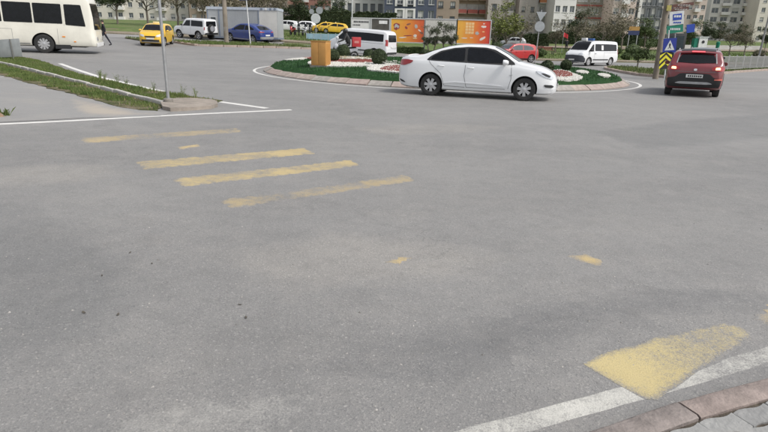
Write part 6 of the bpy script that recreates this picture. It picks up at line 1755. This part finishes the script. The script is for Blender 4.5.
NAVYW = M('render_navy', (.06, .072, .105), .8, var=.1, scale=.4); REDB = M('render_red', (.30, .085, .07), .9, var=.1, scale=.4, dirt=.2); ORB = M('render_orange', (.50, .21, .10), .9, var=.1); TAUPE = M('render_taupe', (.37, .34, .315), .9, var=.1, scale=.3, dirt=.2)
WHT = M('render_white', (.66, .65, .63), .9, var=.06, scale=.3, dirt=.15); PINKW = M('render_pink', (.56, .47, .42), .9, var=.08, scale=.3, dirt=.2); DKG = M('cladding_dark', (.11, .118, .125), .5, var=.2, scale=.5); RBR = M('render_redbrown', (.30, .16, .13), .9, var=.12, scale=.4, dirt=.2); GRN = M('render_greygreen', (.27, .255, .22), .9, var=.12, scale=.4, dirt=.2)
building('apartment_block', 'red-brown block with white wall strip at the far left background', 288, 331, 150, 5, 3.0, 6, RBR, 1.4, 1.6, balc=(2,), balcmat=WHT, yaw=.05)
building('apartment_block', 'grey block with tall dark windows behind the white minibus', 331, 384, 130, 5, 3.2, 7, PGREY, 1.05, 2.3, .5, WFD, yaw=.03)
t, W, H_ = building('townhouse', 'dark navy building with tall white-framed windows above the left billboard', 384, 436, 122, 5, 3.1, 5, NAVYW, 1.15, 1.9, .7, WFR, dep=12, yaw=.0)
# white surrounds and little balconies of the two middle windows
for c_ in (1.5, 2.5):
    for r in range(1, 5):
        cx = -W / 2 + (c_ + .0) * W / 5; z = r * 3.1
        f2 = MB(); f2.b2((cx - 1.05, -.10, z + .25), (cx - .6, -.003, z + 2.95)); f2.b2((cx + .6, -.10, z + .25), (cx + 1.05, -.003, z + 2.95)); f2.b2((cx - .6, -.10, z + 2.65), (cx + .6, -.003, z + 2.95)); f2.build('window_surround', WHT, t)
        f3 = MB(); f3.b2((cx - .58, -.35, z + .55), (cx + .58, -.31, z + .60)); f3.b2((cx - .58, -.35, z + 1.25), (cx + .58, -.31, z + 1.30))
        for k in range(8): f3.b2((cx - .55 + k * .155, -.34, z + .6), (cx - .53 + k * .155, -.32, z + 1.25))
        f3.b2((cx - .6, -.36, z + .45), (cx + .6, -.003, z + .55)); f3.build('balcony_rail', WFD, t)
building('brown_block', 'plain tan-brown building between the navy one and the balconied one', 434, 458, 128, 5, 3.0, 2, BRN, 1.1, 1.3, frame=WFD, yaw=-.02)
building('apartment_block', 'cream block with red balcony bands above the right billboard', 455, 488, 142, 5, 3.0, 3, BRN, 2.6, 1.5, .8, WFR, CURT, balc=(0, 1, 2), balcmat=REDB, yaw=.03, bh=.85)
building('apartment_block', 'taupe plain tower right of the right billboard', 487, 500, 138, 6, 3.0, 1, TAUPE, 1.1, 1.4, frame=WFD)
building('apartment_block', 'cream block behind the yellow-green tree', 499, 519, 150, 6, 3.0, 3, CREAM, 1.6, 1.4, balc=(1,), balcmat=WHT)
building('apartment_block', 'grey-brown windowed wall left of the orange balconies', 518, 536, 146, 6, 3.0, 2, TAUPE, .9, 1.2, frame=WFD)
building('apartment_block', 'white block with orange balcony bands behind the round road sign', 536, 553, 148, 6, 3.0, 1, WHT, 3.2, 1.5, .8, WFR, CURT, balc=(0,), balcmat=ORB, bh=.8)
building('apartment_block', 'pale grey tower with small paired windows above the red banner', 553, 574.5, 140, 6, 3.0, 3, WHT, 1.1, 1.4, frame=WFR, yaw=.02)
building('apartment_block', 'dark block with red upper storey and white windows over the white van', 574.5, 611, 152, 6, 3.0, 3, GRN, 2.4, 1.5, .8, WFR, CURT, band=REDB)
building('apartment_block', 'pinkish cream block left of the glass tower', 611, 634, 145, 6, 3.0, 3, PINKW, 1.4, 1.4, balc=(1,), balcmat=WHT)
building('glass_tower', 'dark glass tower with white vertical strip left of the utility pole', 634, 660, 170, 6, 3.2, 5, DKG, 2.0, 2.6, .3, frame=GALV, yaw=-.05)
MB().b2((-.4, -.5, -1), (.4, -.01, 22)).build('white_fin', WHT, bpy.data.objects['glass_tower']).location = (-2.6, 0, 0)
building('apartment_block', 'pinkish block with small windows behind the brown arrow signs', 661, 703, 190, 6, 3.0, 7, PINKW, 1.2, 1.3, balc=(2, 5), balcmat=WHT, yaw=-.1)
building('apartment_block', 'large pale grey apartment block with stacked balconies at the right', 710, 757, 205, 9, 2.95, 5, PGREY, 2.2, 1.7, .6, WFR, WGL, balc=(1, 3), balcmat=WHT, yaw=-.16, bh=.85)
building('apartment_block', 'plain beige end wall block at the right edge', 757, 800, 195, 9, 2.95, 4, CREAM, 1.2, 1.4, yaw=-.1)
building('apartment_block', 'brown hillside block above the container', 190, 262, 165, 5, 3.0, 8, BRN, 1.3, 1.4, balc=(1, 4), balcmat=WHT)
building('apartment_block', 'grey block above the pale end of the container', 262, 289, 170, 5, 3.0, 3, TAUPE, 1.3, 1.4, frame=WFD)
building('apartment_block', 'cream block beyond the taxi road', 95, 189, 175, 5, 3.0, 9, CREAM, 1.3, 1.4, balc=(2, 6), balcmat=WHT)
building('apartment_block', 'pale block behind the bus', -30, 94, 180, 6, 3.0, 11, WHT, 1.3, 1.4, balc=(3, 7), balcmat=WHT)
# low shop with awning among the motorcycles
g = AT(298, 30, 104); t = thing('shop_pavilion', 'low shop with pale pink awning behind the parked cars', 'shop', on(g.x, 104))
q = lambda py: AT(298, py, 104).z - on(g.x, 104).z
MB().b2((-3.6, 0, -.3), (3.6, 4, q(13))).build('wall', DKG, t); MB().b2((-3.8, -.2, q(13)), (3.8, 4.2, q(12))).build('roof', CONC, t)
MB().add([(-3.0, 0, q(15)), (2.6, 0, q(15)), (2.6, -1.2, q(19)), (-3.0, -1.2, q(19)), (-3.0, 0, q(15) - .06), (2.6, 0, q(15) - .06), (2.6, -1.2, q(19) - .06), (-3.0, -1.2, q(19) - .06)], [(0, 1, 2, 3), (7, 6, 5, 4), (0, 1, 5, 4), (1, 2, 6, 5), (2, 3, 7, 6), (3, 0, 4, 7)]).build('awning', M('awning_pink', (.42, .33, .30), .8, var=.3, scale=1.5), t)
for k in range(3): MB().b2((-2.8 + k * 1.9, -.04, .2), (-1.3 + k * 1.9, -.003, 2.0)).build('shop_window', WGL, t)
# street lamp and thin poles behind
pole('lamp_post', 'pale thin lamp post rising behind the white minibus roof', 'street lamp', on(AT(352, 20, 66).x, 66), 9, .07, .05, SWt)
# low white wall beyond the right verge
g0, g1 = AT(664, 46, 100), AT(760, 46, 108)
t = thing('low_wall', 'long low whitish wall beyond the grass on the right', 'wall', on(g0.x, 100)); L0 = Vector(t.location); n = 10
for k in range(n):
    xa = g0.x + (g1.x - g0.x) * k / n; xb = g0.x + (g1.x - g0.x) * (k + 1) / n - .04; y = 100 + 8 * (k + .5) / n; z = gz((xa + xb) / 2, y)
    MB().b2((xa - L0.x, y - .1 - 100, z - .4 - L0.z), (xb - L0.x, y + .1 - 100, z + .75 - L0.z)).build('wall_panel', M('wall_white', (.50, .495, .47), .9, var=.1, scale=.6, dirt=.3), t)
